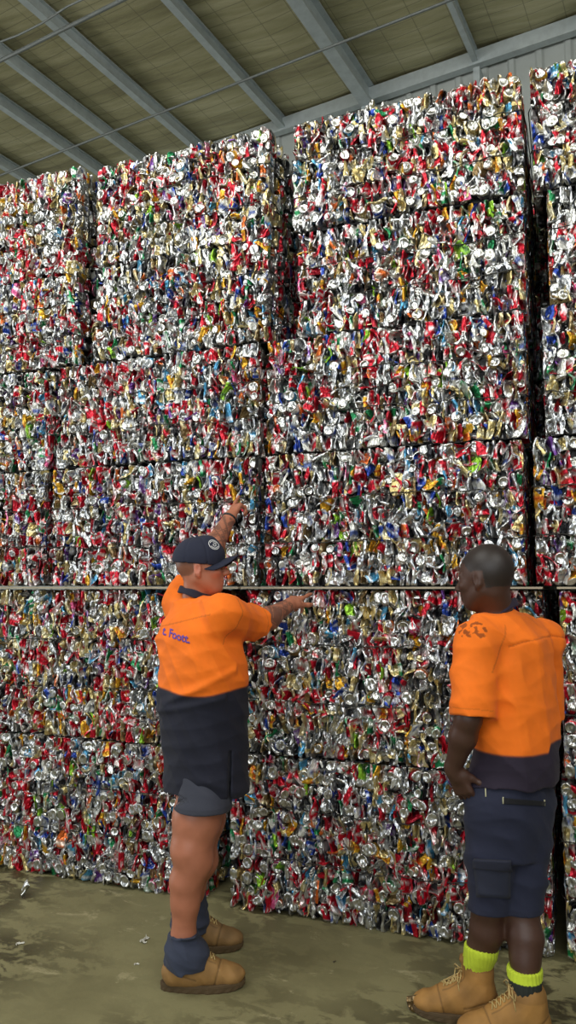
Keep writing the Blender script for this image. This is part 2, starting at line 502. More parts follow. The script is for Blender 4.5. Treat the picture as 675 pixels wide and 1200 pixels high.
# stacks, from the left; rows from the floor up
D_ = 1.15
GOLD = {4: 2.2, 5: 1.6}; SILV = {0: 1.4, 10: 1.3}; REDS = {2: 1.4, 1: 1.3}
rows = [(0.0, 0.745), (0.75, 1.565), (1.585, 2.26), (2.265, 2.87), (2.875, 3.44), (3.445, 4.045)]
names = ['on the floor', 'second from the floor', 'on the slip sheet', 'fourth from the floor', 'second from the top', 'on top']
def lab(col, row): return 'bale of crushed cans, %s of %s' % (names[row], col)
cA, cB, cC, cD = 'the leftmost stack', 'the stack behind the capped man', 'the middle stack between the men', 'the rightmost stack'
T = {}
cols = {
 'A': (cA, [(-3.42, -1.80), (-3.40, -1.77), (-4.10, -2.84), (-4.10, -2.83), (-3.95, -2.655), (-3.95, -2.68)], [0, .01, .0, .01, 0, .02]),
 'B': (cB, [None, None, (-2.80, -1.515), (-2.78, -1.50), (-2.55, -1.45), (-2.56, -1.45)], [0, 0, .0, .005, .0, .02]),
 'C': (cC, [(-1.645, -0.125), (-1.57, -0.125), (-1.465, -0.19), (-1.46, -0.165), (-1.29, -0.15), (-1.31, -0.14)], [0, 0, .0, .01, .02, .0]),
 'D': (cD, [(-0.072, 1.35), (-0.055, 1.38), (-0.145, 1.27), (-0.085, 1.35), (-0.045, 1.37), (-0.10, 1.33)], [0, .0, .01, .0, .02, .0])}
k = 0
for c, (cn, spans, ys) in cols.items():
    for r_, sp in enumerate(spans):
        k += 1
        if sp is None: continue
        if c == 'A' and r_ < 2:
            label = 'wide bale of crushed cans behind the capped man, ' + ('on the floor' if r_ == 0 else 'under the pale sheet')
        else: label = lab(cn, r_)
        fc = 'FR' if c in 'ABC' else 'FL'
        if r_ == 5: fc += 'T'
        if c == 'D': T_ = {0: 1.5, 10: 1.4, 4: 1.2, 2: .8}
        else: T_ = [GOLD, SILV, None, REDS, GOLD, None][(k * 5) % 6]
        z0, z1 = rows[r_]
        if c == 'B' and r_ == 5: z1 += 0.03
        if c == 'A' and r_ == 5: z1 += 0.07
        if c == 'A' and r_ == 4: z1 += 0.0
        bale(sp[0], sp[1], z0, z1, ys[r_], D_, label, fc, k, 3 if r_ < 2 else 3, tint=T_, endrate=(0.32 if (c == 'D' and r_ < 2) else (0.16 if r_ < 1 or r_ > 4 else 0.08)))
# back row of bales behind the gaps, seen only through them
for (x0, x1), cn in (((-3.5, -2.1), 'the hidden stack behind leftmost gap'), ((-1.95, -0.6), 'the hidden stack behind middle bales'), ((-0.45, 0.95), 'the hidden stack seen through rightmost gap')):
    for r_ in range(6 if 'rightmost' in cn else 5):
        k += 1; z0, z1 = rows[r_]
        bale(x0, x1, z0, z1, 1.32, 1.1, 'bale of crushed cans, %s of %s' % (names[r_], cn), 'F', k, 3, 'bales in the back row', npart=0, layers=1)
for r_, w_ in enumerate(('on the floor', 'second from the floor')):
    k += 1; z0, z1 = rows[r_]
    bale(-4.98, -3.48, z0, z1, 0, D_, 'bale of crushed cans at the far end of the row, %s' % w_, 'F', k, 3, npart=0)
# pale sheets between the second and third rows
def sheet(x0, x1, label):
    bm = bmesh.new(); nx = 40
    W = x1 - x0
    vs = []
    for i in range(nx + 1):
        x = W * i / nx; w_ = 0.012 * noise.noise((x * 3 + x0, 0, 0))
        vs.append([bm.verts.new((x, -0.035 + w_, 0)), bm.verts.new((x, -0.035 + w_, 0.009)), bm.verts.new((x, 1.12, 0.009)), bm.verts.new((x, 1.12, 0))])
    for i in range(nx):
        for j in range(4): bm.faces.new((vs[i][j], vs[i + 1][j], vs[i + 1][(j + 1) % 4], vs[i][(j + 1) % 4]))
    bm.faces.new(vs[0]); bm.faces.new(vs[-1][::-1])
    o = link('slip_sheet', bm_mesh('slip_sheet', bm), None, M_SHEET); o.location = (x0, 0, 1.572)
    thing(o, label, 'slip sheet', 'pale sheets between the bale rows')
sheet(-3.9, -1.60, 'thin pale sheet between second and third bale rows, behind the man in the cap')
sheet(-1.585, -0.12, 'thin pale sheet between second and third bale rows of the tall middle stack')
sheet(-0.06, 1.38, 'thin pale sheet between second and third bale rows of the rightmost stack')

# ------------------------------------------------------------------ litter on the floor
def loose(x, y, i, label, rot, pc=None, sc=(1, 1, 1)):
    P_ = SHAPES[i] * np.array(sc); Rz = np.array(Euler(rot).to_matrix()); P_ = P_ @ Rz.T; P_ = P_ - np.array([0, 0, P_[:, 2].min() - 0.001])
    o = link('crushed_loose_can', build_can_mesh('crushed_loose_can', P_[None], PCOL[pc, 1][None])); o.location = (x, y, 0)
    thing(o, label, 'can', 'loose cans on the floor'); return o
def floor_at(px, py):
    v = (600 - py) / F; d = Vector((math.sin(-YAW) * math.cos(PITCH), math.cos(YAW) * math.cos(PITCH), math.sin(PITCH)))
    rt_ = Vector((math.cos(YAW), math.sin(YAW), 0)); up_ = rt_.cross(d); r = d + rt_ * ((px - 337.5) / F) + up_ * v
    t = -EYE / r.z; return CAMP + r * t
p = floor_at(28, 1052); loose(p.x, p.y, 3, 'small crushed silver can lying on the concrete at far left', (1.5, .4, .6), 0, (.8, .8, .7))
p = floor_at(489, 1189); loose(p.x, p.y, 9, 'small dark crushed can lying beside the tan boots', (1.4, .2, 1.4), 15, (.75, .75, .6))
def scrap(px, py, size, label, seed, col=(214, 212, 200)):
    r = np.random.default_rng(seed); p = floor_at(px, py); bm = bmesh.new(); n_ = 6
    g_ = [[bm.verts.new(((i / n_ - .5) * size * (1 + .3 * r.normal() * 0), (j / n_ - .5) * size * .4 + .25 * size * math.sin(i * .8), .003 + size * .12 * abs(r.normal()))) for j in range(n_ + 1)] for i in range(n_ + 1)]
    for i in range(n_):
        for j in range(n_):
            if (i in (0, n_ - 1)) and j in (0, n_ - 1): continue
            bm.faces.new((g_[i][j], g_[i + 1][j], g_[i + 1][j + 1], g_[i][j + 1]))
    o = link('paper_scrap', bm_mesh('paper_scrap', bm), None, mat_plain('scrap_%s' % ('pale' if col[0] > 150 else 'dark'), s2l(col), .7)); o.location = (p.x, p.y, 0); o.rotation_euler = (0, 0, r.uniform(0, 3))
    md = o.modifiers.new('s', 'SOLIDIFY'); md.thickness = .001
    thing(o, label, 'scrap', 'scraps on the floor')
scrap(170, 1103, .055, 'white torn scrap on the concrete left of the capped man\'s boots', 1)
scrap(23, 1107, .035, 'pale thin scrap on the concrete below the small crushed can', 5)
scrap(392, 1128, .015, 'tiny dark crumb on the concrete in front of the middle bale', 3, (60, 52, 40))
scrap(160, 1131, .02, 'tiny pale crumb on the concrete below the white torn scrap', 4)
# ------------------------------------------------------------------ people: one smooth field per body or garment, meshed with surface nets
def V3(*a): return np.array(a, float)

class Field:
    def __init__(s, lo, hi, h):
        s.h = h; s.lo = np.array(lo, float); n_ = np.ceil((np.array(hi) - s.lo) / h).astype(int) + 1
        s.n = n_; s.a = np.full(n_, 1.0, np.float32)
    def sub(s, lo, hi, pad):
        i0 = np.clip(np.floor((np.array(lo) - pad - s.lo) / s.h).astype(int), 0, s.n)
        i1 = np.clip(np.ceil((np.array(hi) + pad - s.lo) / s.h).astype(int) + 1, 0, s.n)
        sl = tuple(slice(a, b) for a, b in zip(i0, i1))
        ax = [(np.arange(a, b) * s.h + l).astype(np.float32) for a, b, l in zip(i0, i1, s.lo)]
        return sl, np.meshgrid(*ax, indexing='ij')
    def put(s, sl, d, k, op):
        a = s.a[sl]
        if op == 'add':
            if k > 0:
                hh = np.maximum(k - np.abs(a - d), 0) / k; s.a[sl] = np.minimum(a, d) - hh * hh * k * 0.25
            else: s.a[sl] = np.minimum(a, d)
        else:
            d = -d
            if k > 0:
                hh = np.maximum(k - np.abs(a - d), 0) / k; s.a[sl] = np.maximum(a, d) + hh * hh * k * 0.25
            else: s.a[sl] = np.maximum(a, d)
    def cone(s, a, b, r1, r2, k=0.02, op='add', pad=0.05):
        a = np.array(a, float); b = np.array(b, float); r = max(r1, r2)
        sl, (X, Y, Z) = s.sub(np.minimum(a, b) - r, np.maximum(a, b) + r, pad)
        ab = b - a; L2 = max(ab @ ab, 1e-9)
        t = np.clip(((X - a[0]) * ab[0] + (Y - a[1]) * ab[1] + (Z - a[2]) * ab[2]) / L2, 0, 1)
        d = np.sqrt((X - a[0] - t * ab[0]) ** 2 + (Y - a[1] - t * ab[1]) ** 2 + (Z - a[2] - t * ab[2]) ** 2) - (r1 + (r2 - r1) * t)
        s.put(sl, d, k, op)
    def chain(s, pts, rad, k=0.02):
        for i in range(len(pts) - 1): s.cone(pts[i], pts[i + 1], rad[i], rad[i + 1], k)
    def ell(s, c, r, rot=None, k=0.02, op='add', pad=0.05):
        c = np.array(c, float); r = np.array(r, float); m = r.max()
        sl, (X, Y, Z) = s.sub(c - m, c + m, pad)
        q = np.stack([X - c[0], Y - c[1], Z - c[2]], -1)
        if rot is not None: q = q @ np.array(rot, np.float32)          # columns of rot: the ellipsoid's axes
        k0 = np.sqrt(((q / r) ** 2).sum(-1)); k1 = np.sqrt(((q / (r * r)) ** 2).sum(-1)) + 1e-9
        s.put(sl, k0 * (k0 - 1) / k1, k, op)
    def loft(s, rows, k=0.02, op='add', pad=0.05, p=2.3):
        """rows: (z, cx, cy, half width, half depth, yaw): upright trunk with changing section"""
        rows = sorted(rows); T_ = np.array(rows, float)
        zs = T_[:, 0]; m = T_[:, 3:5].max()
        lo = (T_[:, 1].min() - m, T_[:, 2].min() - m, zs[0]); hi = (T_[:, 1].max() + m, T_[:, 2].max() + m, zs[-1])
        sl, (X, Y, Z) = s.sub(lo, hi, pad)
        z1 = Z[0, 0, :].astype(float)
        def ip(c):     # smooth interpolation
            zz = np.clip(z1, zs[0], zs[-1]); i = np.clip(np.searchsorted(zs, zz) - 1, 0, len(zs) - 2)
            m_ = np.gradient(T_[:, c], zs); hh = zs[i + 1] - zs[i]; t = (zz - zs[i]) / hh
            return ((2 * t**3 - 3 * t**2 + 1) * T_[i, c] + (t**3 - 2 * t**2 + t) * hh * m_[i] + (-2 * t**3 + 3 * t**2) * T_[i + 1, c] + (t**3 - t**2) * hh * m_[i + 1])
        cx, cy, aa, bb, yw = [ip(c)[None, None, :] for c in (1, 2, 3, 4, 5)]
        co, si = np.cos(yw), np.sin(yw)
        x = (X - cx) * co + (Y - cy) * si; y = -(X - cx) * si + (Y - cy) * co
        g = (np.abs(x / aa) ** p + np.abs(y / bb) ** p) ** (1 / p)
        d = (g - 1) * np.minimum(aa, bb)
        d = np.maximum(d, np.maximum(zs[0] - Z, Z - zs[-1]))
        s.put(sl, d.astype(np.float32), k, op)
    def half(s, pt, nrm, lo=None, hi=None):
        """cut away everything on the nrm side of the plane (inside lo..hi only)"""
        if lo is None: lo, hi = s.lo, s.lo + s.n * s.h
        sl, (X, Y, Z) = s.sub(lo, hi, 0)
        nrm = np.array(nrm, float); nrm /= np.linalg.norm(nrm)
        d = (X - pt[0]) * nrm[0] + (Y - pt[1]) * nrm[1] + (Z - pt[2]) * nrm[2]
        s.a[sl] = np.maximum(s.a[sl], d)
    def merge(s, o, k):
        hh = np.maximum(k - np.abs(s.a - o.a), 0) / k; s.a = np.minimum(s.a, o.a) - hh * hh * k * 0.25
    def like(s):
        return Field(s.lo, s.lo + (s.n - 1) * s.h - 1e-6, s.h)
    def warp(s, fn, lo=None, hi=None):
        if lo is None: lo, hi = s.lo, s.lo + s.n * s.h
        sl, (X, Y, Z) = s.sub(lo, hi, 0)
        a = s.a[sl]; m = np.abs(a) < 0.03
        a[m] += fn(X[m], Y[m], Z[m]).astype(np.float32)
        s.a[sl] = a
    def mesh(s, name):
        f = s.a.copy(); f[0] = f[-1] = 1; f[:, 0] = f[:, -1] = 1; f[:, :, 0] = f[:, :, -1] = 1
        neg = f < 0
        c = sum(neg[i:neg.shape[0] - 1 + i, j:neg.shape[1] - 1 + j, k:neg.shape[2] - 1 + k].astype(np.int8) for i in (0, 1) for j in (0, 1) for k in (0, 1))
        cells = np.argwhere((c > 0) & (c < 8))
        idx = np.full(c.shape, -1, np.int32); idx[tuple(cells.T)] = np.arange(len(cells))
        acc = np.zeros((len(cells), 3)); cnt = np.zeros(len(cells))
        cor = [(i, j, k) for i in (0, 1) for j in (0, 1) for k in (0, 1)]
        fv = {q: f[cells[:, 0] + q[0], cells[:, 1] + q[1], cells[:, 2] + q[2]].astype(float) for q in cor}
        for q in cor:
            for ax in range(3):
                if q[ax]: continue
                r = list(q); r[ax] = 1; r = tuple(r)
                a, b = fv[q], fv[r]; m = (a < 0) != (b < 0)
                t = np.where(m, a / np.where(m, a - b, 1), 0)
                p = np.tile(np.array(q, float), (len(cells), 1)); p[:, ax] += t
                acc[m] += p[m]; cnt[m] += 1
        P = (cells + acc / cnt[:, None]) * s.h + s.lo
        faces = []
        for ax in range(3):
            o1, o2 = [(1, 2), (2, 0), (0, 1)][ax]
            sl0 = [slice(None)] * 3; sl1 = [slice(None)] * 3; sl0[ax] = slice(0, -1); sl1[ax] = slice(1, None)
            A, B = neg[tuple(sl0)], neg[tuple(sl1)]
            e = np.argwhere(A != B)
            e = e[(e[:, o1] > 0) & (e[:, o2] > 0) & (e[:, o1] < f.shape[o1] - 1) & (e[:, o2] < f.shape[o2] - 1)]
            def cell(d1, d2):
                q = e.copy(); q[:, o1] -= d1; q[:, o2] -= d2; return idx[q[:, 0], q[:, 1], q[:, 2]]
            q = np.stack([cell(1, 1), cell(0, 1), cell(0, 0), cell(1, 0)], 1)
            fl = ~A[e[:, 0], e[:, 1], e[:, 2]]
            q[fl] = q[fl][:, ::-1]
            faces.append(q)
        Q = np.concatenate(faces); Q = Q[(Q >= 0).all(1)]
        # one light smoothing pass
        for lam in (0.5, 0.5):
            S = np.zeros_like(P); K = np.zeros(len(P))
            for a_, b_ in ((0, 1), (1, 2), (2, 3), (3, 0)):
                np.add.at(S, Q[:, a_], P[Q[:, b_]]); np.add.at(K, Q[:, a_], 1)
                np.add.at(S, Q[:, b_], P[Q[:, a_]]); np.add.at(K, Q[:, b_], 1)
            P = P + lam * (S / K[:, None] - P)
        me = bpy.data.meshes.new(name)
        me.vertices.add(len(P)); me.vertices.foreach_set('co', P.reshape(-1).astype(np.float32))
        me.loops.add(Q.size); me.loops.foreach_set('vertex_index', Q.reshape(-1).astype(np.int32))
        me.polygons.add(len(Q)); me.polygons.foreach_set('loop_start', np.arange(0, Q.size, 4, dtype=np.int32))
        me.polygons.foreach_set('use_smooth', np.ones(len(Q), bool))
        me.update(calc_edges=True)
        return me, P

def paint(me, C, name='Col'):
    a = me.attributes.new(name, 'FLOAT_COLOR', 'POINT')
    C4 = np.ones((len(C), 4), np.float32); C4[:, :C.shape[1]] = C
    a.data.foreach_set('color', C4.reshape(-1))

def attr_mat(name, rough, bump_s, bump_d, bscale, sheen=0.0, sss=0.0, var=0.1):
    n = NT(name); at = n.new('ShaderNodeAttribute'); at.attribute_name = 'Col'
    v = n.coords()
    f = n.noise(bscale * 0.15, 4, 0.6, v)
    c = n.mix(1.0, at.outputs['Color'], n.ramp(f, [(0.3, (1 - var,) * 3), (0.7, (1 + var * 0.5,) * 3)]), 'MULTIPLY')
    n.bump(n.noise(bscale, 4, 0.6, v), bump_s, bump_d)
    m = n.set(Base__Color=c, Roughness=rough)
    if sheen: n.b.inputs['Sheen Weight'].default_value = sheen
    if sss:
        n.b.inputs['Subsurface Weight'].default_value = sss; n.b.inputs['Subsurface Radius'].default_value = (0.01, 0.004, 0.002)
    return m
M_SKIN = attr_mat('skin', 0.48, 0.2, 0.002, 90, var=0.10)
M_CLOTH = attr_mat('woven_cloth', 0.85, 0.25, 0.003, 60, sheen=0.03, var=0.10)
M_LEATHER = attr_mat('suede_leather', 0.75, 0.4, 0.003, 45, var=0.22)

CY, SY = math.cos(YAW), math.sin(YAW)
class Man:
    def __init__(s, px, dep, label):
        s.r0 = (px - 337.5) / F * dep; s.d0 = dep
        s.root = empty('person', (CAMP.x + CY * s.r0 - SY * s.d0, CAMP.y + SY * s.r0 + CY * s.d0, 0), YAW)
        thing(s.root, label, 'person', 'people by the bales')
    def P(s, px, py, dep):
        """where a body point stands, from its sight line and its distance: local metres"""
        v = (600 - py) / F; h = math.cos(PITCH) - v * math.sin(PITCH)
        return V3((px - 337.5) / F / h * dep - s.r0, dep - s.d0, EYE + dep * (math.sin(PITCH) + v * math.cos(PITCH)) / h)
    def part(s, name, me, mat, label=None, parent=None):
        o = link(name, me, parent or s.root, mat)
        if label: o['label'] = label
        return o

def rotz(a):
    c, s_ = math.cos(a), math.sin(a); return np.array([[c, -s_, 0], [s_, c, 0], [0, 0, 1.0]])
def axes(fwd, up_=(0, 0, 1)):
    f = np.array(fwd, float); f /= np.linalg.norm(f); l = np.cross(up_, f); l /= np.linalg.norm(l); u = np.cross(f, l)
    return np.stack([f, l, u], 1)          # columns: forward, left, up

def head(fl, c, A, hair=False):
    """head in the body field: c skull centre, A axes (forward, left, up)"""
    g = lambda x, y, z: c + A @ V3(x, y, z)
    fl.ell(g(-.012, 0, .022), (.098, .077, .090), A, 0.02)                 # cranium
    fl.ell(g(.030, 0, -.040), (.064, .060, .080), A, 0.03)                 # face block
    fl.cone(g(.050, 0, -.096), g(.064, 0, -.100), .026, .020, 0.025)       # chin
    for y in (-1, 1):
        fl.cone(g(-.012, y * .050, -.050), g(.050, y * .024, -.095), .020, .018, 0.025)  # jaw line
        fl.ell(g(.058, y * .037, -.028), (.026, .024, .020), A, 0.018)     # cheekbone
        fl.cone(g(.074, y * .012, .012), g(.066, y * .042, .012), .012, .010, 0.012)     # brow
        fl.ell(g(.084, y * .031, -.009), (.013, .017, .011), A, 0.008, 'sub')  # eye socket
        fl.ell(g(.0715, y * .031, -.010), (.0125, .0125, .0125), A, 0.002)    # eyeball
        fl.cone(g(.078, y * .022, -.0035), g(.072, y * .042, -.005), .0045, .004, 0.004)  # upper lid
        # ear: a shell with its hollow
        fl.ell(g(-.010, y * .079, -.012), (.017, .009, .031), A, 0.006)
        fl.ell(g(-.006, y * .088, -.010), (.009, .006, .018), A, 0.003, 'sub')
        fl.cone(g(-.016, y * .077, -.030), g(-.006, y * .075, -.042), .009, .008, 0.008)
    fl.cone(g(.083, 0, .004), g(.106, 0, -.034), .009, .012, 0.012)        # nose bridge
    fl.ell(g(.108, 0, -.036), (.012, .013, .010), A, 0.008)
    for y in (-1, 1): fl.ell(g(.098, y * .012, -.040), (.011, .007, .008), A, 0.006)
    fl.cone(g(.086, -.016, -.064), g(.086, .016, -.064), .0075, .0075, 0.008)   # upper lip
    fl.cone(g(.084, -.014, -.077), g(.084, .014, -.077), .0080, .0080, 0.008)   # lower lip
    fl.cone(g(.098, -.026, -.0705), g(.098, .026, -.0705), .0035, .0035, 0.003, 'sub')  # mouth line

def finger(fl, base, dirs, lens, r0, k=0.006):
    p = np.array(base, float); r = r0
    for d, l in zip(dirs, lens):
        d = np.array(d, float); d /= np.linalg.norm(d); q = p + d * l
        fl.cone(p, q, r, r * 0.90, k, pad=0.02); p = q; r *= 0.90
    return p

def hand(fl, wrist, fwd, palm_n, poses, s=1.0, thumb=None, mirror=1):
    """wrist point, direction of the hand, palm normal (out of the palm); poses: curl of index..little in radians"""
    f = np.array(fwd, float); f /= np.linalg.norm(f); n_ = np.array(palm_n, float); n_ -= f * (f @ n_); n_ /= np.linalg.norm(n_)
    sd = np.cross(n_, f) * mirror              # towards the thumb
    w = np.array(wrist, float)
    g = lambda a, b, c: w + f * a * s + sd * b * s + n_ * c * s
    # palm
    fl.cone(g(-.01, 0, 0), g(.03, 0, 0), .026 * s, .027 * s, .02)
    for b, e in ((.028, .030), (.010, .011), (-.010, -.009), (-.026, -.028)):
        fl.cone(g(.02, b * 0.7, 0), g(.088, e, 0), .015 * s, .0125 * s, .012)
    fl.ell(g(.035, .025, .010), (.022 * s,) * 3, None, .015)
    ln = ((.044, .026, .021), (.048, .030, .022), (.045, .028, .021), (.036, .021, .019))
    bb = (.030, .010, -.010, -.029); base_a = (.090, .094, .090, .082)
    tips = []
    for i in range(4):
        c = poses[i]; sp = (0.10, 0.02, -0.05, -0.14)[i]
        dirs = []; ang = 0
        for j, kx in enumerate((0.9, 1.15, 0.7)):
            ang += c * kx; dirs.append(f * math.cos(ang) + n_ * math.sin(ang) + sd * sp * math.cos(ang))
        tips.append(finger(fl, g(base_a[i], bb[i], 0), dirs, [l * s for l in ln[i]], (.0098, .0100, .0096, .0085)[i] * s))
    td = thumb if thumb is not None else (0.75, 0.65, 0.25)
    t1 = f * td[0] + sd * td[1] + n_ * td[2]; t1 /= np.linalg.norm(t1); t2 = t1 * 0.8 + f * 0.35
    finger(fl, g(.022, .024, .006), (t1, t1, t2), (.040 * s, .034 * s, .028 * s), .0125 * s, .012)
    return tips

def folds(seed, amp, freq, dirv, n_=5):
    r = np.random.default_rng(seed); W_ = []
    for i in range(n_):
        d = np.array(dirv, float) + r.normal(0, 0.35, 3); d /= np.linalg.norm(d)
        W_.append((d * freq * r.uniform(0.6, 1.6), r.uniform(0, 6), r.normal(0, 1, 3) * freq * 0.35, r.uniform(0, 6), amp / (1 + 0.4 * i)))
    def fn(X, Y, Z):
        o = 0
        for k_, ph, k2, p2, a in W_:
            wv = np.sin(k2[0] * X + k2[1] * Y + k2[2] * Z + p2)
            o = o + a * ((np.abs(np.sin((k_[0] * X + k_[1] * Y + k_[2] * Z + ph + wv * 1.2) * 0.5))) ** 0.8 - 0.6)
        return o
    return fn

# ---- boots, in their own frame: toe along +x, sole on z = 0
def boot(man, at, yaw, shaft=0.17, label=None, colour=(168, 128, 72), s=1.0, seed=0):
    e = bpy.data.objects.new('boot', None); COL.objects.link(e); e.parent = man.root
    e.location = Vector((at[0], at[1], 0)); e.rotation_euler = (0, 0, yaw); e.scale = (s, s, s)
    if label: e['label'] = label
    f = Field((-.13, -.09, .0), (.26, .09, shaft + .08), 0.0035)
    f.cone((-.055, 0, .062), (.02, 0, .060), .046, .046, .03)
    f.cone((.02, 0, .055), (.150, .006, .044), .046, .040, .03)
    f.ell((.160, .004, .045), (.056, .047, .036), None, .02)
    f.cone((-.02, 0, .13), (.090, 0, .072), .048, .036, .05)
    f.cone((-.030, 0, .07), (-.028, 0, shaft), .050, .053, .03)
    f.cone((-.028, 0, shaft - .015), (-.027, 0, shaft), .057, .058, .01)      # padded collar
    f.cone((.016, -.014, shaft - .01), (.028, -.012, shaft + .022), .014, .010, .012); f.cone((.016, .014, shaft - .01), (.028, .012, shaft + .022), .014, .010, .012); f.cone((.028, -.012, shaft + .022), (.028, .012, shaft + .022), .010, .010, .01)  # tongue
    f.ell((-.028, 0, shaft + .03), (.044, .044, .10), None, .004, 'sub')        # opening
    f.warp(folds(seed, .0022, 110, (0.9, 0, 0.5)))
    f.half((0, 0, .026), (0, 0, -1))
    # stitched seams pressed in
    def seam(X, Y, Z):
        d1 = np.abs(X - .110 - .25 * (Z - .05) + .12 * np.abs(Y)); d2 = np.abs(Z - .085 + .35 * (X + .06)) + (X > .03) * 1
        return .003 * (np.exp(-(d1 / .003) ** 2) + np.exp(-(d2 / .003) ** 2))
    f.warp(seam)
    me, Pn = f.mesh('boot_upper')
    base = np.array(s2l(colour)); C = np.tile(base, (len(Pn), 1))
    nz = np.array([noise.noise((p[0] * 22, p[1] * 22, p[2] * 22 + seed)) for p in Pn])
    C *= (1 + 0.30 * nz)[:, None]
    C[Pn[:, 2] > shaft + .001] *= 0.8
    sd = seam(Pn[:, 0], Pn[:, 1], Pn[:, 2]) / .003
    eye = np.exp(-((np.abs(Pn[:, 1]) - .030) / .0018) ** 2) * (Pn[:, 0] > .005) * (Pn[:, 0] < .105) * (Pn[:, 2] > .06)
    C *= (1 - .45 * np.clip(sd + eye, 0, 1))[:, None]
    C *= (1 - .25 * np.clip((.05 - Pn[:, 2]) / .03, 0, 1) * (nz > -.2))[:, None]        # scuffed, dirty lower edge
    FACES = [tuple(p.vertices) for p in me.polygons]
    paint(me, np.clip(C, 0, 1)); man.part('boot_upper', me, M_LEATHER, None, e)
    # sole: shaped outline, welt, heel
    bm = bmesh.new(); N_ = 48; rings = []
    for z, k_ in ((0, .97), (.004, 1.0), (.018, 1.0), (.020, 1.012), (.030, 1.012), (.031, .98)):
        row = []
        for i in range(N_):
            t = 2 * math.pi * i / N_
            x = .055 + .160 * math.cos(t); wx = (x + .105) / .32
            hw = .038 + .014 * math.sin(max(0, min(1, wx)) * math.pi * 0.9 - 0.3) + (.004 if wx > .55 else 0)
            y = hw * (abs(math.sin(t)) ** 0.75) * (1 if math.sin(t) >= 0 else -1) + .004
            zz = z + (0.010 if (x > .17 and z < .01) else 0) * ((x - .17) / .05 if x > .17 else 0)
            tr = 0.0025 * (1 if (i % 2 == 0 and z < .018) else 0)
            row.append(bm.verts.new((.055 + (x - .055) * k_, (y - .004) * k_ + .004 - tr * (1 if y > 0 else -1), zz)))
        rings.append(row)
    for a, b in zip(rings, rings[1:]):
        for i in range(N_): bm.faces.new((a[i], a[(i + 1) % N_], b[(i + 1) % N_], b[i]))
    bm.faces.new(rings[0][::-1]); bm.faces.new(rings[-1])
    me = bm_mesh('sole', bm); paint(me, np.tile(np.array(s2l((86, 68, 44))), (len(me.vertices), 1)))
    man.part('sole', me, M_LEATHER, 'darker rubber sole', e)
    # laces criss-crossing the instep, and the loose bow
    bv = BVHTree.FromPolygons([Vector(v) for v in Pn], FACES)
    def onb(u, y):         # u 0 at the toe end of the lacing, 1 at the collar
        if u < .55:
            o_, d_ = Vector((.100 - u * .085, y, .32)), Vector((0, 0, -1))
        else:
            o_, d_ = Vector((.20, y, .075 + (u - .3) / .7 * (shaft - .085))), Vector((-1, 0, 0))
            if shaft < .15: o_, d_ = Vector((.100 - u * .085, y, .32)), Vector((0, 0, -1))
        h_ = bv.ray_cast(o_, d_)[0]
        return (h_ - d_ * .0025) if h_ else Vector((.05, y, .1))
    nrow = 6
    for i in range(nrow):
        u0, u1 = i / nrow, (i + .8) / nrow
        for sg in (-1, 1):
            pts = [onb(u0 + (u1 - u0) * t, sg * (.022 - .044 * t)) + Vector((0, 0, .002 * math.sin(t * 3.14))) for t in np.linspace(0, 1, 7)]
            man.part('lace', tube_mesh('lace', pts, .0021, 5), M_LACE, None, e)
    for sg in (-1, 1):
        c_ = onb(.95, 0); pts = [c_, c_ + Vector((.022, sg * .018, .008)), c_ + Vector((.026, sg * .040, -.010)), c_ + Vector((.010, sg * .046, -.030)), c_ + Vector((.004, sg * .030, -.018)), c_]
        man.part('lace', tube_mesh('lace', pts, .0021, 5), M_LACE, None, e)
        pts = [c_, c_ + Vector((.014, sg * .024, -.008)), c_ + Vector((.012, sg * .042, -.040)), c_ + Vector((.008, sg * .046, -.062))]
        man.part('lace', tube_mesh('lace', pts, .0021, 5), M_LACE, None, e)
    return e
M_LACE = mat_plain('boot_lace', s2l((186, 160, 104)), 0.8)

def collar(man, c, axis, r, ht, th, col, yaw, open_dir=None, label='dark collar', squash=.92):
    axis = np.array(axis, float); axis /= np.linalg.norm(axis); c = np.array(c, float)
    f = Field(c - r - .06, c + r + .06, .0035)
    f.cone(c - axis * .05, c + axis * .06, r + th + .004, r + th - .004, 0); f.cone(c - axis * .09, c + axis * .12, r + .004, r - .006, 0, 'sub')
    f.half(c + axis * ht, axis); f.half(c - axis * .004, -axis)
    f.warp(lambda X, Y, Z: .002 * np.sin(np.arctan2(Y - c[1], X - c[0]) * 5))
    me, Pn = f.mesh('collar'); paint(me, np.tile(np.array(s2l(col)), (len(Pn), 1))); man.part('collar', me, M_CLOTH, label)

def sock(man, name, rows, colours, label, seed=0, h=0.0035, rib=0.0, wr=0.003):
    """rows: (z, cx, cy, r); colours: (z from, rgb)"""
    lo = (min(r[1] - r[3] for r in rows) - .03, min(r[2] - r[3] for r in rows) - .03, rows[0][0] - .02)
    hi = (max(r[1] + r[3] for r in rows) + .03, max(r[2] + r[3] for r in rows) + .03, rows[-1][0] + .02)
    f = Field(lo, hi, h)
    f.loft([(z, x, y, r, r, 0) for z, x, y, r in rows], 0, p=2.0)
    cx, cy = rows[-1][1:3]
    if rib: f.warp(lambda X, Y, Z: rib * np.sin(np.arctan2(Y - cy, X - cx) * 26))
    if wr: f.warp(folds(seed, wr, 90, (0.2, 0.2, 1)))
    me, Pn = f.mesh(name)
    C = np.zeros((len(Pn), 3))
    for z, c in colours: C[Pn[:, 2] >= z] = s2l(c)
    paint(me, C); man.part(name, me, M_CLOTH, label)

ORANGE = np.array(s2l((255, 122, 16))); NAVY = np.array(s2l((21, 23, 40)))
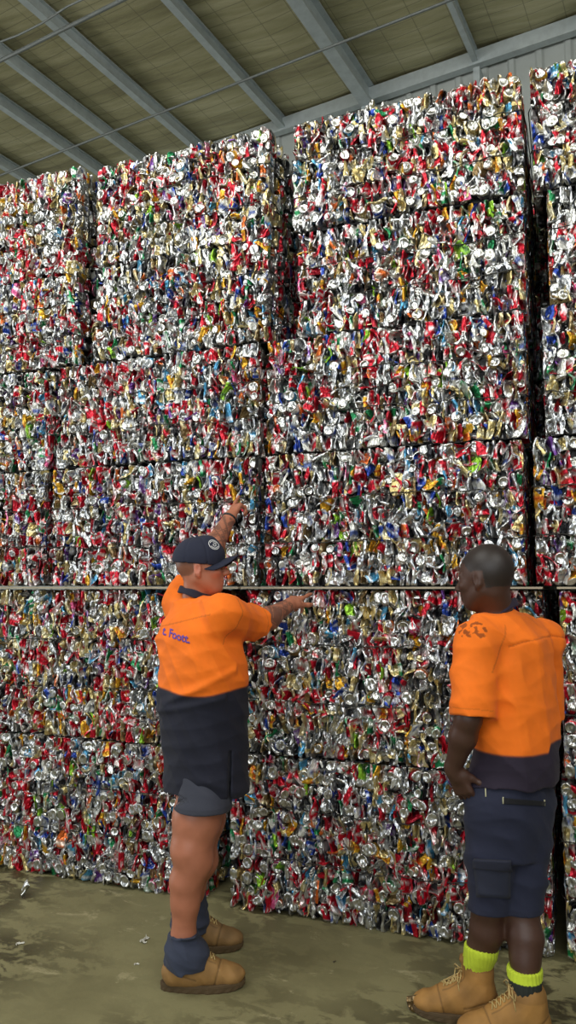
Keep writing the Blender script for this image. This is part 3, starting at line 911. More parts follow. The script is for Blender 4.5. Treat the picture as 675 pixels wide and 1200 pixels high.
# ------------------------------------------------------------------ the man in the cap
m1 = Man(238, 3.22, 'person in navy cap and orange work shirt pointing at the bales with both hands')
P = m1.P
a1 = R(42); fw = V3(math.cos(a1), math.sin(a1), 0); rt = V3(math.sin(a1), -math.cos(a1), 0)
zsh = 1.47
yaw_t = math.atan2(rt[1], rt[0])       # width axis of the trunk
def ctr(px, py, dep): return P(px, py, dep)
hA = axes((math.cos(R(1)), math.sin(R(1)), 0.08))
hc = P(236, 664, 3.21)
neck0 = P(229, 708, 3.24)
Rs, Re, Rw, = P(262, 722, 3.08), P(302, 733, 3.30), P(339, 709, 3.49)
Ls, Le, Lw = P(212, 706, 3.34), P(241, 656, 3.50), P(269, 607, 3.66)
hipR, hipL = P(239, 905, 3.14), P(246, 905, 3.32)
knR, knL = P(224, 1004, 3.10), P(232, 1004, 3.36)
anR, anL = P(215, 1098, 3.11), P(222, 1072, 3.43)
f = Field((-.32, -.30, 0.04), (.52, .66, 2.16), 0.0042)
f.loft([(P(238, 915, 3.2)[2], *P(241, 915, 3.2)[:2], .135, .108, yaw_t), (P(238, 860, 3.2)[2], *P(240, 860, 3.2)[:2], .155, .150, yaw_t),
        (P(238, 790, 3.2)[2], *P(237, 790, 3.2)[:2], .165, .135, yaw_t), (P(238, 742, 3.2)[2], *P(236, 742, 3.2)[:2], .150, .105, yaw_t), (P(238, 722, 3.2)[2], *P(235, 722, 3.2)[:2], .10, .07, yaw_t)], 0.03)
f.cone(neck0, hc + hA @ V3(-.022, 0, -.055), .060, .056, .03)
head(f, hc, hA)
f.chain([neck0 + V3(0, 0, -.065), Rs, Rs + (Re - Rs) * .5, Re, Re + (Rw - Re) * .35, Rw], [.06, .062, .054, .045, .050, .030], .02)
f.chain([neck0 + V3(0, 0, -.065), Ls, Ls + (Le - Ls) * .5, Le, Le + (Lw - Le) * .35, Lw], [.06, .060, .052, .045, .050, .030], .02)
f.chain([hipR, hipR * .45 + knR * .55, knR + V3(0, 0, .03)], [.102, .094, .080], .03)
f.chain([hipL, hipL * .45 + knL * .55, knL + V3(0, 0, .03)], [.100, .090, .072], .03)
for kn, an in ((knR, anR), (knL, anL)):
    f.chain([kn + V3(0, 0, .03), kn + V3(.012, 0, -.02), kn * .70 + an * .30 + V3(-.010, 0, 0), kn * .45 + an * .55 + V3(-.006, 0, 0), an, an * V3(1, 1, 0) + V3(0, 0, .09)], [.075, .067, .062, .054, .045, .043], .03)
    f.ell(kn + V3(.035, .01, -.005), (.040, .045, .050), None, .03)
# pointing hands
tR = P(359, 689, 3.66) - Rw; tL = P(289, 573, 3.78) - Lw
hand(f, Rw, tR + V3(0, 0, -.01), V3(.15, .35, -1), (0.06, 0.95, 1.15, 1.2), 0.98, (0.85, .45, .35), mirror=1)
hand(f, Lw, tL * V3(1, 1, 1), V3(.75, .75, -.25), (0.03, 0.85, 1.05, 1.15), 0.98, (0.45, .95, .15), mirror=-1)
f.warp(lambda X, Y, Z: .0012 * np.sin(X * 70) * np.sin(Y * 66 + 2) * np.sin(Z * 60))
me, V_ = f.mesh('body')
skin = np.array(s2l((178, 112, 84))); C = np.tile(skin, (len(V_), 1))
# tattoos: dark interlaced bands over both forearms
def along(p0, p1, maxr):
    ab = p1 - p0; t = ((V_ - p0) @ ab) / (ab @ ab); dd = np.linalg.norm(V_ - p0 - t[:, None] * ab, axis=1); return t, dd < maxr
for p0, p1, ph in ((Re, Rw, 0.0), (Le, Lw, 2.0)):
    t, near = along(p0, p1, .075)
    ax = (p1 - p0) / np.linalg.norm(p1 - p0); u1 = np.cross(ax, (0, 0, 1)); u1 /= np.linalg.norm(u1); u2 = np.cross(ax, u1)
    an = np.arctan2((V_ - p0) @ u2, (V_ - p0) @ u1)
    w1 = np.sin(an * 2 + t * 13 + 1.3 * np.sin(t * 9 + an + ph)); w2 = np.sin(-an * 2 + t * 11 + 1.7 * np.sin(t * 6 - an * 2 + ph))
    ink = (np.abs(w1) < .36) | (np.abs(w2) < .30) | ((w1 * w2 > .5))
    reg = near & (t > -.35) & (t < .93)
    C[reg] = C[reg] * .92
    C[reg & ink] = C[reg & ink] * .45 + np.array(s2l((60, 66, 66))) * .55 * .4
hl = (V_ - hc) @ hA
def dot(c, r, col, al=1.0):
    d = np.linalg.norm((hl - np.array(c)) / np.array(r), axis=1); w = np.clip(1.4 - d, 0, 1)[:, None] * al
    hm = (np.linalg.norm(hl, axis=1) < .16)[:, None]
    C[:] = np.where(hm, C * (1 - w) + np.array(col) * w, C)
for y in (-1, 1):
    dot((.078, y * .031, -.010), (.010, .011, .005), s2l((60, 40, 34)), .8)
    dot((.080, y * .030, .010), (.010, .018, .004), s2l((120, 84, 62)), .6)
    dot((-.010, y * .085, -.012), (.02, .012, .030), s2l((206, 120, 96)), .6)
    dot((.060, y * .045, -.035), (.025, .02, .02), s2l((206, 112, 88)), .55)
dot((.092, 0, -.0705), (.012, .028, .0025), s2l((90, 36, 34)), .9)
dot((.086, 0, -.070), (.010, .022, .011), s2l((190, 96, 84)), .5)
hair = (hl[:, 2] > -.035) & (hl[:, 0] < -.012) & (np.linalg.norm(hl, axis=1) < .13) & (np.abs(hl[:, 1]) < .076) & (hl[:, 2] - .8 * hl[:, 0] > .0)
C[hair] = C[hair] * .45 + np.array(s2l((92, 70, 54))) * .5
paint(me, np.clip(C, 0, 1)); m1.part('body', me, M_SKIN)

# shirt
def shirt_wr(fl, amp, seed): fl.warp(folds(seed, amp, 26, (0.7, 0.3, .8), 4)); fl.warp(folds(seed + 9, amp * .45, 60, (0.6, 0.3, 1), 4))
f = Field((-.34, -.32, .66), (.36, .40, 1.64), 0.0045)
rowsS = [(P(238, 921, 3.2)[2] - .012, *P(240, 915, 3.2)[:2], .184, .168, yaw_t), (P(238, 890, 3.2)[2], *P(241.5, 890, 3.2)[:2], .184, .170, yaw_t), (P(238, 850, 3.2)[2], *P(239, 850, 3.2)[:2], .186, .180, yaw_t),
         (P(238, 800, 3.2)[2], *P(237, 800, 3.2)[:2], .196, .178, yaw_t), (P(238, 760, 3.2)[2], *P(236, 760, 3.2)[:2], .200, .166, yaw_t), (P(238, 730, 3.2)[2], *P(234, 730, 3.2)[:2], .190, .140, yaw_t), (P(238, 707, 3.2)[2], *P(231, 707, 3.22)[:2], .125, .085, yaw_t)]
f.loft(rowsS, .02)
f.chain([neck0 + V3(0, 0, -.050), Rs + V3(-.01, 0, .0)], [.072, .082], .05)
f.chain([neck0 + V3(0, 0, -.05), Ls], [.072, .080], .05)
sR = Rs + (Re - Rs) * .86; sL = Ls + (Le - Ls) * .62
f.cone(neck0 + V3(.0, .01, -.05), neck0 + V3(.0, .004, -.030), .088, .078, .03)
zh = rowsS[0][0]
f2 = f.like()
f2.chain([Rs, sR, Re + (Re - Rs) * .3], [.088, .080, .080], .045)
f2.half(sR, Re - Rs); f2.cone(sR - (Re - Rs) * .16, sR + (Re - Rs) * .3, .063, .066, 0, 'sub')
f3 = f.like()
f3.chain([Ls, sL, Le], [.082, .076, .072], .04)
f3.half(sL, Le - Ls); f3.cone(sL - (Le - Ls) * .12, sL + (Le - Ls) * .3, .063, .063, 0, 'sub')
f.merge(f2, .04); f.merge(f3, .03)
shirt_wr(f, .011, 5)
# drag lines from the arm to the waist
f.warp(lambda X, Y, Z: -.010 * np.exp(-((Z - 1.12 - (X + .12) * .45) / .018) ** 2) * (np.abs(X) < .16) - .009 * np.exp(-((Z - 1.08 - (X + .15) * .22) / .014) ** 2) * (X < .12))
f.loft([(zh - .05, *P(240, 915, 3.2)[:2], .165, .149, yaw_t), (zh + .05, *P(241, 900, 3.2)[:2], .163, .147, yaw_t)], 0, 'sub')
# side vent near the hem
vp = P(270, 900, 3.08)
f.warp(lambda X, Y, Z: .02 * np.exp(-((X - vp[0]) / .004) ** 2) * (Z < P(270, 880, 3.08)[2]) * (Y < .02))
me, V_ = f.mesh('work_shirt')
zc = P(238, 811, 3.05)[2]
edge = zc - .012 * np.cos(V_[:, 0] * 14) + .05 * np.clip(V_[:, 1], -1, 1) * 0
w = 1 / (1 + np.exp(-(V_[:, 2] - edge) / .0015))[:, None]
C = ORANGE * w + NAVY * (1 - w)
# yoke seam and sleeve seam, collar band navy
seamz = P(238, 728, 3.0)[2]
sm = (np.abs(V_[:, 2] - seamz - .25 * (V_[:, 0] + .05)) < .003) & (V_[:, 0] < .06) & (V_[:, 1] < .05)
C[sm] *= .72
ax = (Re - Rs) / np.linalg.norm(Re - Rs); ts = (V_ - Rs) @ ax
sm = (np.abs(ts + .01) < .003) & (np.linalg.norm(V_ - Rs, axis=1) < .12); C[sm] *= .72
sm = (np.abs((V_ - sR) @ ax + .022) < .002) & (np.linalg.norm(V_ - sR, axis=1) < .12) & (np.linalg.norm(np.cross(V_ - Rs, ax), axis=1) > .072) & (V_[:, 0] > Rs[0] + .04) & (V_[:, 2] > sR[2] - .04); C[sm] *= .8
paint(me, C); shirt1 = m1.part('work_shirt', me, M_CLOTH, 'orange work shirt with navy lower half')
bv1 = BVHTree.FromPolygons([Vector(v) for v in V_], [tuple(p.vertices) for p in me.polygons])

collar(m1, P(229, 699, 3.235), (.30, .03, 1), .066, .026, .012, (30, 30, 48), 0)
# lettering on the back, laid onto the cloth
def lay_text(man, parent, body, bvh, origin, right, up, into, size, mat, depth=.0025, name='shirt_lettering', label=None, spacing=1.0, bold=0.0):
    cu = bpy.data.curves.new(name, 'FONT'); cu.body = body; cu.size = size; cu.extrude = 0; cu.resolution_u = 3; cu.offset = bold; cu.space_character = spacing
    to = bpy.data.objects.new(name, cu); COL.objects.link(to)
    dg = bpy.context.evaluated_depsgraph_get(); tm = bpy.data.meshes.new_from_object(to.evaluated_get(dg))
    bpy.data.objects.remove(to)
    bm = bmesh.new(); bm.from_mesh(tm)
    bmesh.ops.subdivide_edges(bm, edges=[e for e in bm.edges if e.calc_length() > .012], cuts=2)
    bmesh.ops.triangulate(bm, faces=bm.faces)
    rgt, u_, into = Vector(right).normalized(), Vector(up).normalized(), Vector(into).normalized()
    for v in bm.verts:
        p = Vector(origin) + rgt * v.co.x + u_ * v.co.y
        h, n_, _, _ = bvh.ray_cast(p - into * .3, into)
        v.co = (h - into * depth) if h is not None else p
    r = bmesh.ops.extrude_face_region(bm, geom=bm.faces[:])
    for v in [g for g in r['geom'] if isinstance(g, bmesh.types.BMVert)]: v.co += into * (depth + .0015)
    o = man.part(name, bm_mesh(name, bm), mat, label, parent)
    return o
M_PURPLE = mat_plain('purple_print', s2l((108, 70, 160)), 0.7)
M_WHITE = mat_plain('white_stitching', s2l((214, 214, 214)), 0.7)
bk = -fw
o_ = P(179, 745, 3.02)
lay_text(m1, shirt1, 't. Foott.', bv1, o_ , P(213, 752, 3.02) - P(179, 745, 3.02), (0, 0, 1), (0.15, 1, 0), .047, M_PURPLE, label='purple lettering across the back', bold=.0012)

# shorts
f = Field((-.30, -.30, .50), (.30, .34, .92), 0.0045)
zt = P(238, 880, 3.2)[2]
f.loft([(P(238, 925, 3.2)[2], *P(241, 925, 3.2)[:2], .145, .128, yaw_t), (zt, *P(241, 880, 3.2)[:2], .140, .124, yaw_t)], .02)
bR = P(238, 955, 3.10); bL = P(250, 950, 3.3)
f.chain([hipR, bR], [.112, .118], .03); f.chain([hipL, bL], [.108, .112], .03)
f.warp(folds(31, .005, 34, (.4, .2, 1)))
f.half(P(238, 946, 3.12), (-.02, 0, -1))
f.cone(P(237, 940, 3.12), P(236, 975, 3.12), .112, .112, 0, 'sub'); f.cone(P(249, 938, 3.3), P(249, 975, 3.3), .105, .105, 0, 'sub')
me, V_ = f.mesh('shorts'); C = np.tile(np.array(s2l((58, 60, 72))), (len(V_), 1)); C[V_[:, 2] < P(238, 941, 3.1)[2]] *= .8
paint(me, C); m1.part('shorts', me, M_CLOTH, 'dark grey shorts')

# cap
f = Field((hc - .20), (hc + .24), 0.0035)
g = lambda x, y, z: hc + hA @ V3(x, y, z)
f.ell(g(-.012, 0, .034), (.112, .090, .098), hA, 0)
f.cone(g(.055, 0, .050), g(.040, 0, .095), .040, .030, .04)
f.half(g(-.02, 0, .012), hA @ V3(-.16, 0, -1))
f.ell(g(-.012, 0, .018), (.101, .080, .094), hA, 0, 'sub')
f.ell(g(-.118, 0, .022), (.02, .026, .014), hA, .003, 'sub')
# six panel seams and the button
def cap_seams(X, Y, Z):
    q = np.stack([X, Y, Z], -1) - g(-.012, 0, .034); q = q @ hA; an = np.arctan2(q[:, 1], q[:, 0]); return .0022 * np.exp(-((((an / (math.pi / 3)) + 0.5) % 1 - .5) * 26 * np.hypot(q[:, 0], q[:, 1]) / .1) ** 2)
f.warp(cap_seams)
f.ell(g(-.012, 0, .135), (.008, .008, .004), hA, .002)
me, V_ = f.mesh('cap_crown'); CAPC = np.array(s2l((30, 34, 54)))
capE = bpy.data.objects.new('cap', None); COL.objects.link(capE); capE.parent = m1.root; capE['label'] = 'navy baseball cap'
paint(me, np.tile(CAPC, (len(V_), 1))); crown = m1.part('cap_crown', me, M_CLOTH, None, capE)
bvc = BVHTree.FromPolygons([Vector(v) for v in V_], [tuple(p.vertices) for p in me.polygons])
# brim: curved visor
nu, nv = 30, 12; Vt = []; Fc = []
for side in (0, 1):
    for i in range(nu + 1):
        th = -1.25 + 2.5 * i / nu
        for j in range(nv + 1):
            t = j / nv
            r0x, r0y = .098, .082
            x = -.012 + r0x * math.cos(th) + t * .080 * max(0, math.cos(th)) ** 0.55
            y = r0y * math.sin(th) * (1 - .06 * t)
            z = .024 - (.040 + .034 * t) * (y / .082) ** 2 + t * .016 - side * .004
            Vt.append(g(x, y, z))
n1 = (nu + 1) * (nv + 1)
for i in range(nu):
    for j in range(nv):
        a = i * (nv + 1) + j; Fc.append((a, a + nv + 1, a + nv + 2, a + 1)); Fc.append((n1 + a, n1 + a + 1, n1 + a + nv + 2, n1 + a + nv + 1))
bd = [i * (nv + 1) + nv for i in range(nu + 1)]
for a, b in zip(bd, bd[1:]): Fc.append((a, b, n1 + b, n1 + a))
bd = [i * (nv + 1) for i in range(nu + 1)]
for a, b in zip(bd, bd[1:]): Fc.append((a, n1 + a, n1 + b, b))
me = mesh_from('cap_brim', Vt, Fc, True); paint(me, np.tile(CAPC, (len(Vt), 1))); m1.part('cap_brim', me, M_CLOTH, None, capE)
# round white emblem on the near front panel
ec = P(249, 636, 3.0); ray = Vector(g(.045, -.055, .088) - (hc + hA @ V3(-.012, 0, .03)))
src = Vector(hc + hA @ V3(.0, -.0, .05)); dirv = Vector(hA @ V3(.72, -.55, .42)).normalized()
h_, nn, _, _ = bvc.ray_cast(src + dirv * .3, -dirv)
ex = Vector((0, 0, 1)).cross(nn).normalized(); ey = nn.cross(ex).normalized()
def on_cap(u, v, lift=.0012):
    p = h_ + ex * u + ey * v; q, n2, _, _ = bvc.ray_cast(p + nn * .05, -nn); return (q if q else p) + nn * lift
def ribbon(pts2, wid):
    Vt = []; Fc = []
    for i, (u, v) in enumerate(pts2):
        a = pts2[max(0, i - 1)]; b = pts2[min(len(pts2) - 1, i + 1)]; tx, ty = b[0] - a[0], b[1] - a[1]; l = math.hypot(tx, ty) or 1
        for s_ in (-1, 1): Vt.append(on_cap(u - ty / l * wid * s_, v + tx / l * wid * s_))
    return Vt, [(2 * i, 2 * i + 1, 2 * i + 3, 2 * i + 2) for i in range(len(pts2) - 1)]
EV = []; EF = []
def addr(pts2, wid):
    v_, f_ = ribbon(pts2, wid); k_ = len(EV); EV.extend(v_); EF.extend([tuple(x + k_ for x in q) for q in f_])
RR_ = .024
addr([(RR_ * math.cos(t), RR_ * math.sin(t)) for t in np.linspace(0, 2 * math.pi, 33)], .0014)
addr([(.018 * math.cos(t), .018 * math.sin(t)) for t in np.linspace(.4, 2.7, 12)], .0016)
addr([(.018 * math.cos(t), .018 * math.sin(t)) for t in np.linspace(3.6, 5.8, 12)], .0016)
addr([(.009 * math.cos(t), .009 * math.sin(t)) for t in np.linspace(-2.2, 2.0, 14)], .0015); addr([(-.008, -.004), (.002, .002)], .0015)
emb = m1.part('cap_emblem', mesh_from('cap_emblem', EV, EF), M_WHITE, 'round white emblem', capE)
md = emb.modifiers.new('s', 'SOLIDIFY'); md.thickness = .001

# wrist band
M_BAND = mat_plain('dark_wrist_strap', s2l((34, 34, 36)), 0.5)
ax = (Lw - Le) / np.linalg.norm(Lw - Le); u1 = np.cross(ax, (0, 0, 1)); u1 /= np.linalg.norm(u1); u2 = np.cross(ax, u1)
rings = [tuple(Lw - ax * .004 + (u1 * math.cos(t) + u2 * math.sin(t)) * .033) for t in np.linspace(0, 2 * math.pi, 25)]
m1.part('wrist_band', tube_mesh('wrist_band', rings, .006, 8), M_BAND, 'dark band on the raised wrist')

# navy cloth covers over the boot tops, boots
cov = (50, 56, 74)
sock(m1, 'boot_cover', [(.088, anR[0] + .016, anR[1], .088), (.12, anR[0] + .014, anR[1], .090), (.17, anR[0] + .008, anR[1], .078), (.215, anR[0] + .004, anR[1], .068), (P(216, 1094, 3.11)[2] - .01, anR[0], anR[1], .062)], [(0, cov)], 'navy cloth boot cover', 3, wr=.006)
sock(m1, 'boot_cover', [(.085, anL[0] + .008, anL[1], .090), (.12, anL[0] + .006, anL[1], .088), (.18, anL[0], anL[1], .080), (.27, anL[0], anL[1], .066)], [(0, cov)], 'navy cloth boot cover', 4, wr=.006)
boot(m1, anR + V3(.022, 0, 0), R(4), .12, 'scuffed tan work boot', (150, 112, 62), 1.04, 1)
boot(m1, anL + V3(.022, 0, 0), R(2), .12, 'scuffed tan work boot', (136, 104, 62), 1.0, 2)

# ------------------------------------------------------------------ the man looking on
m2 = Man(600, 2.87, 'person with shaved head in orange shirt and navy shorts looking at the bales')
P = m2.P
b1 = R(50); fw = V3(-math.cos(b1), math.sin(b1), 0); lf = V3(-fw[1], fw[0], 0)
yw = math.atan2(lf[1], lf[0])
hA = axes((-math.cos(R(38)), math.sin(R(38)), -.10)); hc = P(566, 676, 2.83)
neck0 = P(583, 722, 2.87)
Ls, Le, Lw = P(557, 755, 2.76), P(549, 842, 2.72), P(531, 901, 2.80)
Rs, Re, Rw = P(636, 752, 2.99), P(640, 840, 3.06), P(600, 895, 3.18)
hipL, hipR = P(578, 935, 2.83), P(617, 935, 2.90)
knL, knR = P(572, 1062, 2.86), P(611, 1068, 2.845)
anL, anR = P(558, 1140, 2.91), P(616, 1158, 2.77)
f = Field((-.34, -.34, .04), (.30, .46, 1.82), .0042)
Z_ = lambda py, d=2.87: P(600, py, d)[2]
C_ = lambda px, py, d=2.87: tuple(P(px, py, d)[:2])
f.loft([(Z_(935), *C_(598, 935), .138, .102, yw), (Z_(880), *C_(603, 880), .150, .115, yw), (Z_(810), *C_(601, 810), .165, .115, yw), (Z_(755), *C_(599, 755), .165, .105, yw), (Z_(722), *C_(590, 722), .09, .07, yw)], .03)
f.cone(neck0, hc + hA @ V3(-.030, 0, -.050), .064, .062, .03)
head(f, hc, hA)
f.ell(hc + hA @ V3(-.030, 0, .026), (.092, .080, .096), hA, .02)
f.chain([neck0 + V3(0, 0, -.065), Ls, Ls + (Le - Ls) * .5, Le, Le + (Lw - Le) * .35, Lw], [.06, .066, .058, .046, .048, .029], .02)
f.chain([neck0 + V3(0, 0, -.065), Rs, Rs + (Re - Rs) * .5, Re, Re + (Rw - Re) * .35, Rw], [.06, .064, .056, .046, .046, .029], .02)
for hp, kn, an in ((hipL, knL, anL), (hipR, knR, anR)):
    f.chain([hp, hp * .45 + kn * .55, kn + V3(0, 0, .03)], [.086, .066, .056], .03)
    f.chain([kn + V3(0, 0, .03), kn, kn * .66 + an * .34 + V3(.010, -.004, 0), kn * .38 + an * .62 + V3(.004, 0, 0), an, an * V3(1, 1, 0) + V3(0, 0, .09)], [.056, .056, .058, .049, .041, .042], .03)
hand(f, Lw, P(550, 942, 2.80) - Lw, V3(.7, .7, .1), (0.35, 0.4, 0.45, 0.5), 1.0, (0.8, .5, .35), mirror=-1)
hand(f, Rw, P(572, 925, 3.12) - Rw, V3(.3, -1, 0), (0.5, 0.5, 0.55, 0.6), 1.0, (0.75, .65, .25), mirror=-1)
me, V_ = f.mesh('body')
C = np.tile(np.array(s2l((74, 48, 37))), (len(V_), 1)); hl = (V_ - hc) @ hA
hm = np.linalg.norm(hl, axis=1) < .17
hairm = hm & (hl[:, 2] > .012 + .55 * np.clip(hl[:, 0], -.2, .2)) & (hl[:, 0] < .070) & (hl[:, 2] > .0 + 1.2 * (hl[:, 0] + .0)) | (hm & (hl[:, 0] < -.035) & (hl[:, 2] > -.045)) | (hm & (hl[:, 2] > .055) & (hl[:, 0] < .055))
hairm &= ~((np.abs(hl[:, 1]) > .074) & (np.abs(hl[:, 0] + .01) < .025) & (hl[:, 2] < .02))
C[hairm] = s2l((42, 33, 29))
for y in (-1, 1):
    dot_c = np.linalg.norm((hl - np.array((.078, y * .031, -.010))) / np.array((.010, .011, .005)), axis=1); C[dot_c < 1] = s2l((30, 22, 20))
    dot_c = np.linalg.norm((hl - np.array((.080, y * .030, .011))) / np.array((.012, .018, .004)), axis=1); C[dot_c < 1] = s2l((30, 22, 20))
lp = np.linalg.norm((hl - np.array((.086, 0, -.070))) / np.array((.012, .022, .012)), axis=1); C[lp < 1] = s2l((90, 50, 44))
# knuckle and palm side paler
paint(me, np.clip(C, 0, 1)); m2.part('body', me, M_SKIN)

f = Field((-.34, -.34, .70), (.32, .34, 1.62), .0045)
rowsS = [(Z_(917), *C_(599, 920), .186, .152, yw), (Z_(900), *C_(602, 900), .182, .150, yw), (Z_(870), *C_(603, 870), .178, .144, yw), (Z_(820), *C_(601, 820), .178, .138, yw), (Z_(780), *C_(599, 780), .186, .138, yw), (Z_(750), *C_(598, 750), .180, .126, yw), (Z_(722), *C_(588, 722), .115, .085, yw)]
f.loft(rowsS, .02)
f.chain([neck0 + V3(.01, 0, -.045), Ls], [.070, .082], .05); f.chain([neck0 + V3(.01, 0, -.045), Rs], [.070, .080], .05)
sL = P(554, 840, 2.72); sR = Re
f.cone(neck0 + V3(.0, 0, -.05), neck0 + V3(.0, .004, -.032), .088, .078, .03)
nl = sL - Ls
f2 = f.like(); f2.chain([Ls, sL + (sL - Ls) * .25], [.088, .082], .04)
f2.half(sL, nl); f2.cone(sL - nl * .14, sL + nl * .3, .064, .067, 0, 'sub')
f3 = f.like(); f3.chain([Rs, sR + (sR - Rs) * .2], [.084, .074], .04)
f3.half(sR, sR - Rs); f3.cone(sR - (sR - Rs) * .2, sR + (sR - Rs) * .3, .06, .06, 0, 'sub')
f.merge(f2, .035); f.merge(f3, .035)
shirt_wr(f, .011, 15)
f.loft([(Z_(940), *C_(598, 920), .158, .122, yw), (Z_(906), *C_(600, 900), .154, .118, yw)], 0, 'sub')
# back yoke seam
ys = Z_(752, 2.72)
f.warp(lambda X, Y, Z: .004 * np.exp(-((Z - ys - .16 * (X) + .9 * (X - .02) ** 2) / .004) ** 2) * (X > -.07))
me, V_ = f.mesh('work_shirt')
edge = np.where(V_[:, 0] > P(641, 870, 2.8)[0], Z_(868, 2.85), Z_(886, 2.75))
edge = Z_(884, 2.74) + (Z_(866, 2.85) - Z_(884, 2.74)) * 1 / (1 + np.exp(-(V_[:, 0] - P(640, 870, 2.8)[0]) / .002))
w = 1 / (1 + np.exp(-(V_[:, 2] - edge) / .0015))[:, None]
arm = ((V_ - sL) @ (nl / np.linalg.norm(nl)) < .01) & (np.linalg.norm(np.cross(V_ - sL, nl / np.linalg.norm(nl)), axis=1) < .105) & (V_[:, 0] < sL[0] + .1)
C = ORANGE * w + np.array(s2l((38, 28, 46))) * (1 - w)
sm = (np.abs(V_[:, 2] - ys - .16 * V_[:, 0] + .9 * (V_[:, 0] - .02) ** 2) < .003) & (V_[:, 0] > -.07) & (V_[:, 1] < .08); C[sm] *= .72
# grease marks on the near shoulder
gm = np.array([noise.noise((p[0] * 60, p[1] * 60, p[2] * 90)) for p in V_]); gp = P(553, 738, 2.68)
gmk = (np.linalg.norm((V_ - gp) / np.array((.06, .08, .035)), axis=1) < 1) & (gm > .12); C[gmk] *= .35
t_ = (V_ - sL) @ (nl / np.linalg.norm(nl)); sm = (np.abs(t_ + .025) < .002) & (np.linalg.norm(V_ - sL, axis=1) < .13) & (V_[:, 0] < sL[0] + .06) & (V_[:, 1] < sL[1] + .05); C[sm] *= .8
sm = (np.abs((V_ - Ls) @ V3(.75, .1, -.35) - .055) < .003) & (np.linalg.norm(V_ - Ls, axis=1) < .13) & (V_[:, 1] < .0) & (V_[:, 2] > sL[2] + .12); C[sm] *= .75
paint(me, C); m2.part('work_shirt', me, M_CLOTH, 'orange work shirt with dark collar and navy hem')

collar(m2, P(583, 717, 2.868), (-.40, .06, 1), .070, .026, .013, (44, 36, 54), 0)
# shorts with pockets
f = Field((-.30, -.30, .30), (.28, .32, .92), .0045)
f.loft([(Z_(1000), *C_(597, 1000), .138, .115, yw), (Z_(950), *C_(598, 950), .162, .132, yw), (Z_(905), *C_(599, 905), .156, .122, yw), (Z_(890), *C_(599, 890), .150, .114, yw)], .02)
kL = P(574, 1078, 2.858); kR = P(609, 1080, 2.848)
f.chain([hipL + V3(.0, 0, -.02), kL], [.112, .079], .018); f.chain([hipR + V3(-.005, 0, -.02), kR], [.112, .081], .018)
f.warp(folds(41, .006, 30, (.6, .2, .8))); f.warp(folds(43, .003, 60, (.5, .2, 1)))
f.half(P(590, 1073, 2.8), (.0, 0, -1))
f.cone(P(574, 1076, 2.858), P(574, 1100, 2.858), .062, .062, 0, 'sub'); f.cone(P(609, 1076, 2.848), P(609, 1100, 2.848), .062, .062, 0, 'sub')
me, V_ = f.mesh('shorts'); SH = np.array(s2l((30, 34, 56))); C = np.tile(SH, (len(V_), 1)); C[V_[:, 2] < Z_(1066, 2.8)] *= .85
bvs = BVHTree.FromPolygons([Vector(v) for v in V_], [tuple(p.vertices) for p in me.polygons])
paint(me, C); shorts2 = m2.part('shorts', me, M_CLOTH, 'navy cargo shorts')
def patch(pts, name, mat, col, thick=.004, label=None, nsub=8):
    """a cloth patch laid on the shorts; pts: four pixel corners"""
    q = [V3(*P(x, y, 2.6)) for x, y in pts]; org = V3(*P(337.5, 0, 0.0001)); org = V3(-m2.r0, -m2.d0, EYE)
    Vt = []; Fc = []
    for i in range(nsub + 1):
        for j in range(nsub + 1):
            u, v = i / nsub, j / nsub
            p = (q[0] * (1 - u) + q[1] * u) * (1 - v) + (q[3] * (1 - u) + q[2] * u) * v
            dv_ = Vector(p - org).normalized(); h, n_, _, _ = bvs.ray_cast(Vector(org), dv_)
            Vt.append((h + n_ * .0015) if h else Vector(p))
    for i in range(nsub):
        for j in range(nsub):
            a = i * (nsub + 1) + j; Fc.append((a, a + 1, a + nsub + 2, a + nsub + 1))
    me = mesh_from(name, Vt, Fc, True); paint(me, np.tile(np.array(s2l(col)), (len(Vt), 1)))
    o = m2.part(name, me, mat, label, shorts2); md = o.modifiers.new('s', 'SOLIDIFY'); md.thickness = thick; md.offset = 1
    return o
patch([(590, 935), (638, 939), (637, 944), (590, 942)], 'back_pocket', M_CLOTH, (14, 14, 20), .003, 'dark back pocket opening')
patch([(556, 1008), (597, 1010), (596, 1052), (560, 1050)], 'cargo_pocket', M_CLOTH, (36, 40, 58), .008)
patch([(556, 1006), (598, 1008), (598, 1019), (556, 1016)], 'pocket_flap', M_CLOTH, (32, 35, 52), .012)
for a in (((588.8, 934), (590.2, 934), (590.2, 942), (588.8, 942)), ((636.8, 937), (638.2, 937), (638.2, 944), (636.8, 944)), ((568.4, 923), (569.8, 923), (570.2, 934), (568.8, 934))):
    patch(a, 'bar_tack', M_CLOTH, (190, 186, 150), .002, 'pale stitched bar tack', 2)

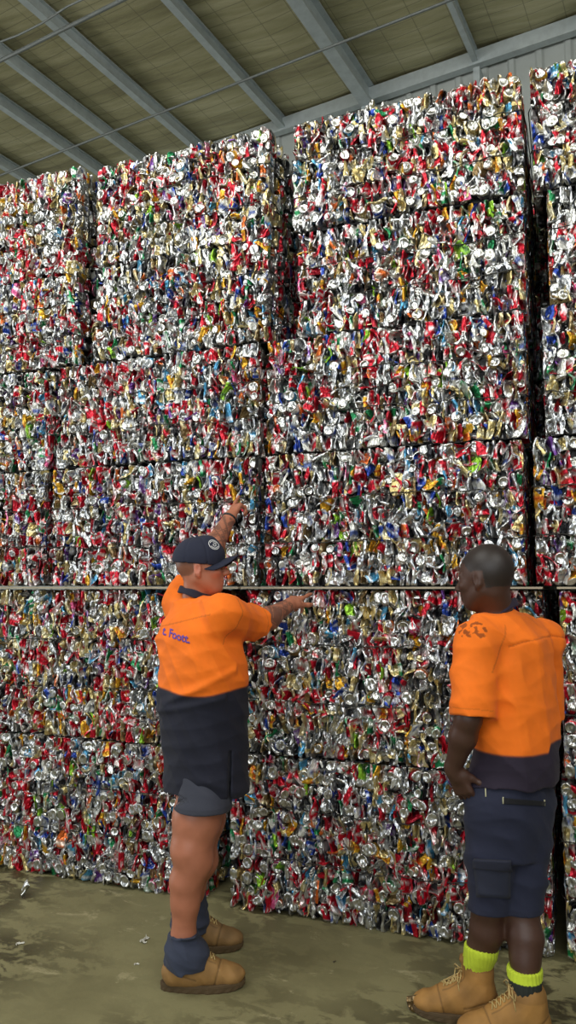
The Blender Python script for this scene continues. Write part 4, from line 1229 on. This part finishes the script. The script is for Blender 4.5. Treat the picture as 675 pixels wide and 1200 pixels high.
# lime socks, boots
zL, zR = P(562, 1108, 2.88)[2], P(615, 1140, 2.75)[2]
for an, kn, zt_, top_, nm in ((anL, knL, zL, (186, 206, 44), 1), (anR, knR, zR, (186, 206, 44), 2)):
    c0 = an; c1 = an + (kn - an) * ((zt_ - an[2]) / (kn[2] - an[2]))
    rr = [(.09, c0[0], c0[1], .050), (an[2], c0[0], c0[1], .053), (zt_ - .01, c1[0], c1[1], .062), (zt_, c1[0], c1[1], .061)]
    cols = [(0, (190, 208, 50))] if nm == 1 else [(0, (30, 34, 28)), (zt_ - .032, (190, 208, 50))]
    sock(m2, 'sock', rr, cols, 'lime green sock' if nm == 1 else 'lime and dark sock', nm, rib=.0016, wr=.0015)
boot(m2, anL + V3(-.02, 0, 0), math.pi - R(12), .185, 'tan lace-up work boot', (160, 116, 58), 1.0, 5)
boot(m2, anR + V3(-.02, 0, 0), math.pi - R(2), .142, 'tan lace-up work boot', (160, 116, 58), 1.04, 6)
# ------------------------------------------------------------------ light
w = bpy.data.worlds.new('world'); SC.world = w; w.use_nodes = True
bg = w.node_tree.nodes['Background']
bg.inputs[0].default_value = (0.80, 0.90, 1.0, 1); bg.inputs[1].default_value = 0.45
def area(name, loc, target, sx, sy, power, col=(1, 1, 1)):
    l = bpy.data.lights.new(name, 'AREA'); l.shape = 'RECTANGLE'; l.size = sx; l.size_y = sy; l.energy = power; l.color = col
    o = bpy.data.objects.new(name, l); COL.objects.link(o); o.location = loc
    o.rotation_euler = (Vector(target) - Vector(loc)).to_track_quat('-Z', 'Y').to_euler()
    return o
area('daylight_door', shed(0.5, -6.5, 4.2), (-1.0, 0, 4.6), 8.0, 4.4, 340, (0.93, 0.97, 1.0))
area('side_fill_light', shed(-10.8, 0.5, 2.4), shed(-2, 3.5, 4.0), 5.0, 3.6, 260, (0.95, 0.98, 1.0))  # unseen fill added low at left to brighten roof, beams and cans
area('skylight_near', shed(-2.8, 0.9, 6.3), (-1.6, 0.2, 2.6), 2.4, 5.0, 205, (1.0, 1.0, 0.96))
area('skylight_side', shed(1.8, 0.4, 6.3), (-.2, 0.2, 2.8), 2.4, 5.0, 185, (1.0, 1.0, 0.97))
SC.view_settings.view_transform = 'Standard'
SC.view_settings.look = 'None'
SC.view_settings.gamma = 1.0
SC.view_settings.exposure = 0.0
SC.view_settings.use_curve_mapping = False
SC.cycles.use_denoising = True
SC.cycles.max_bounces = 6
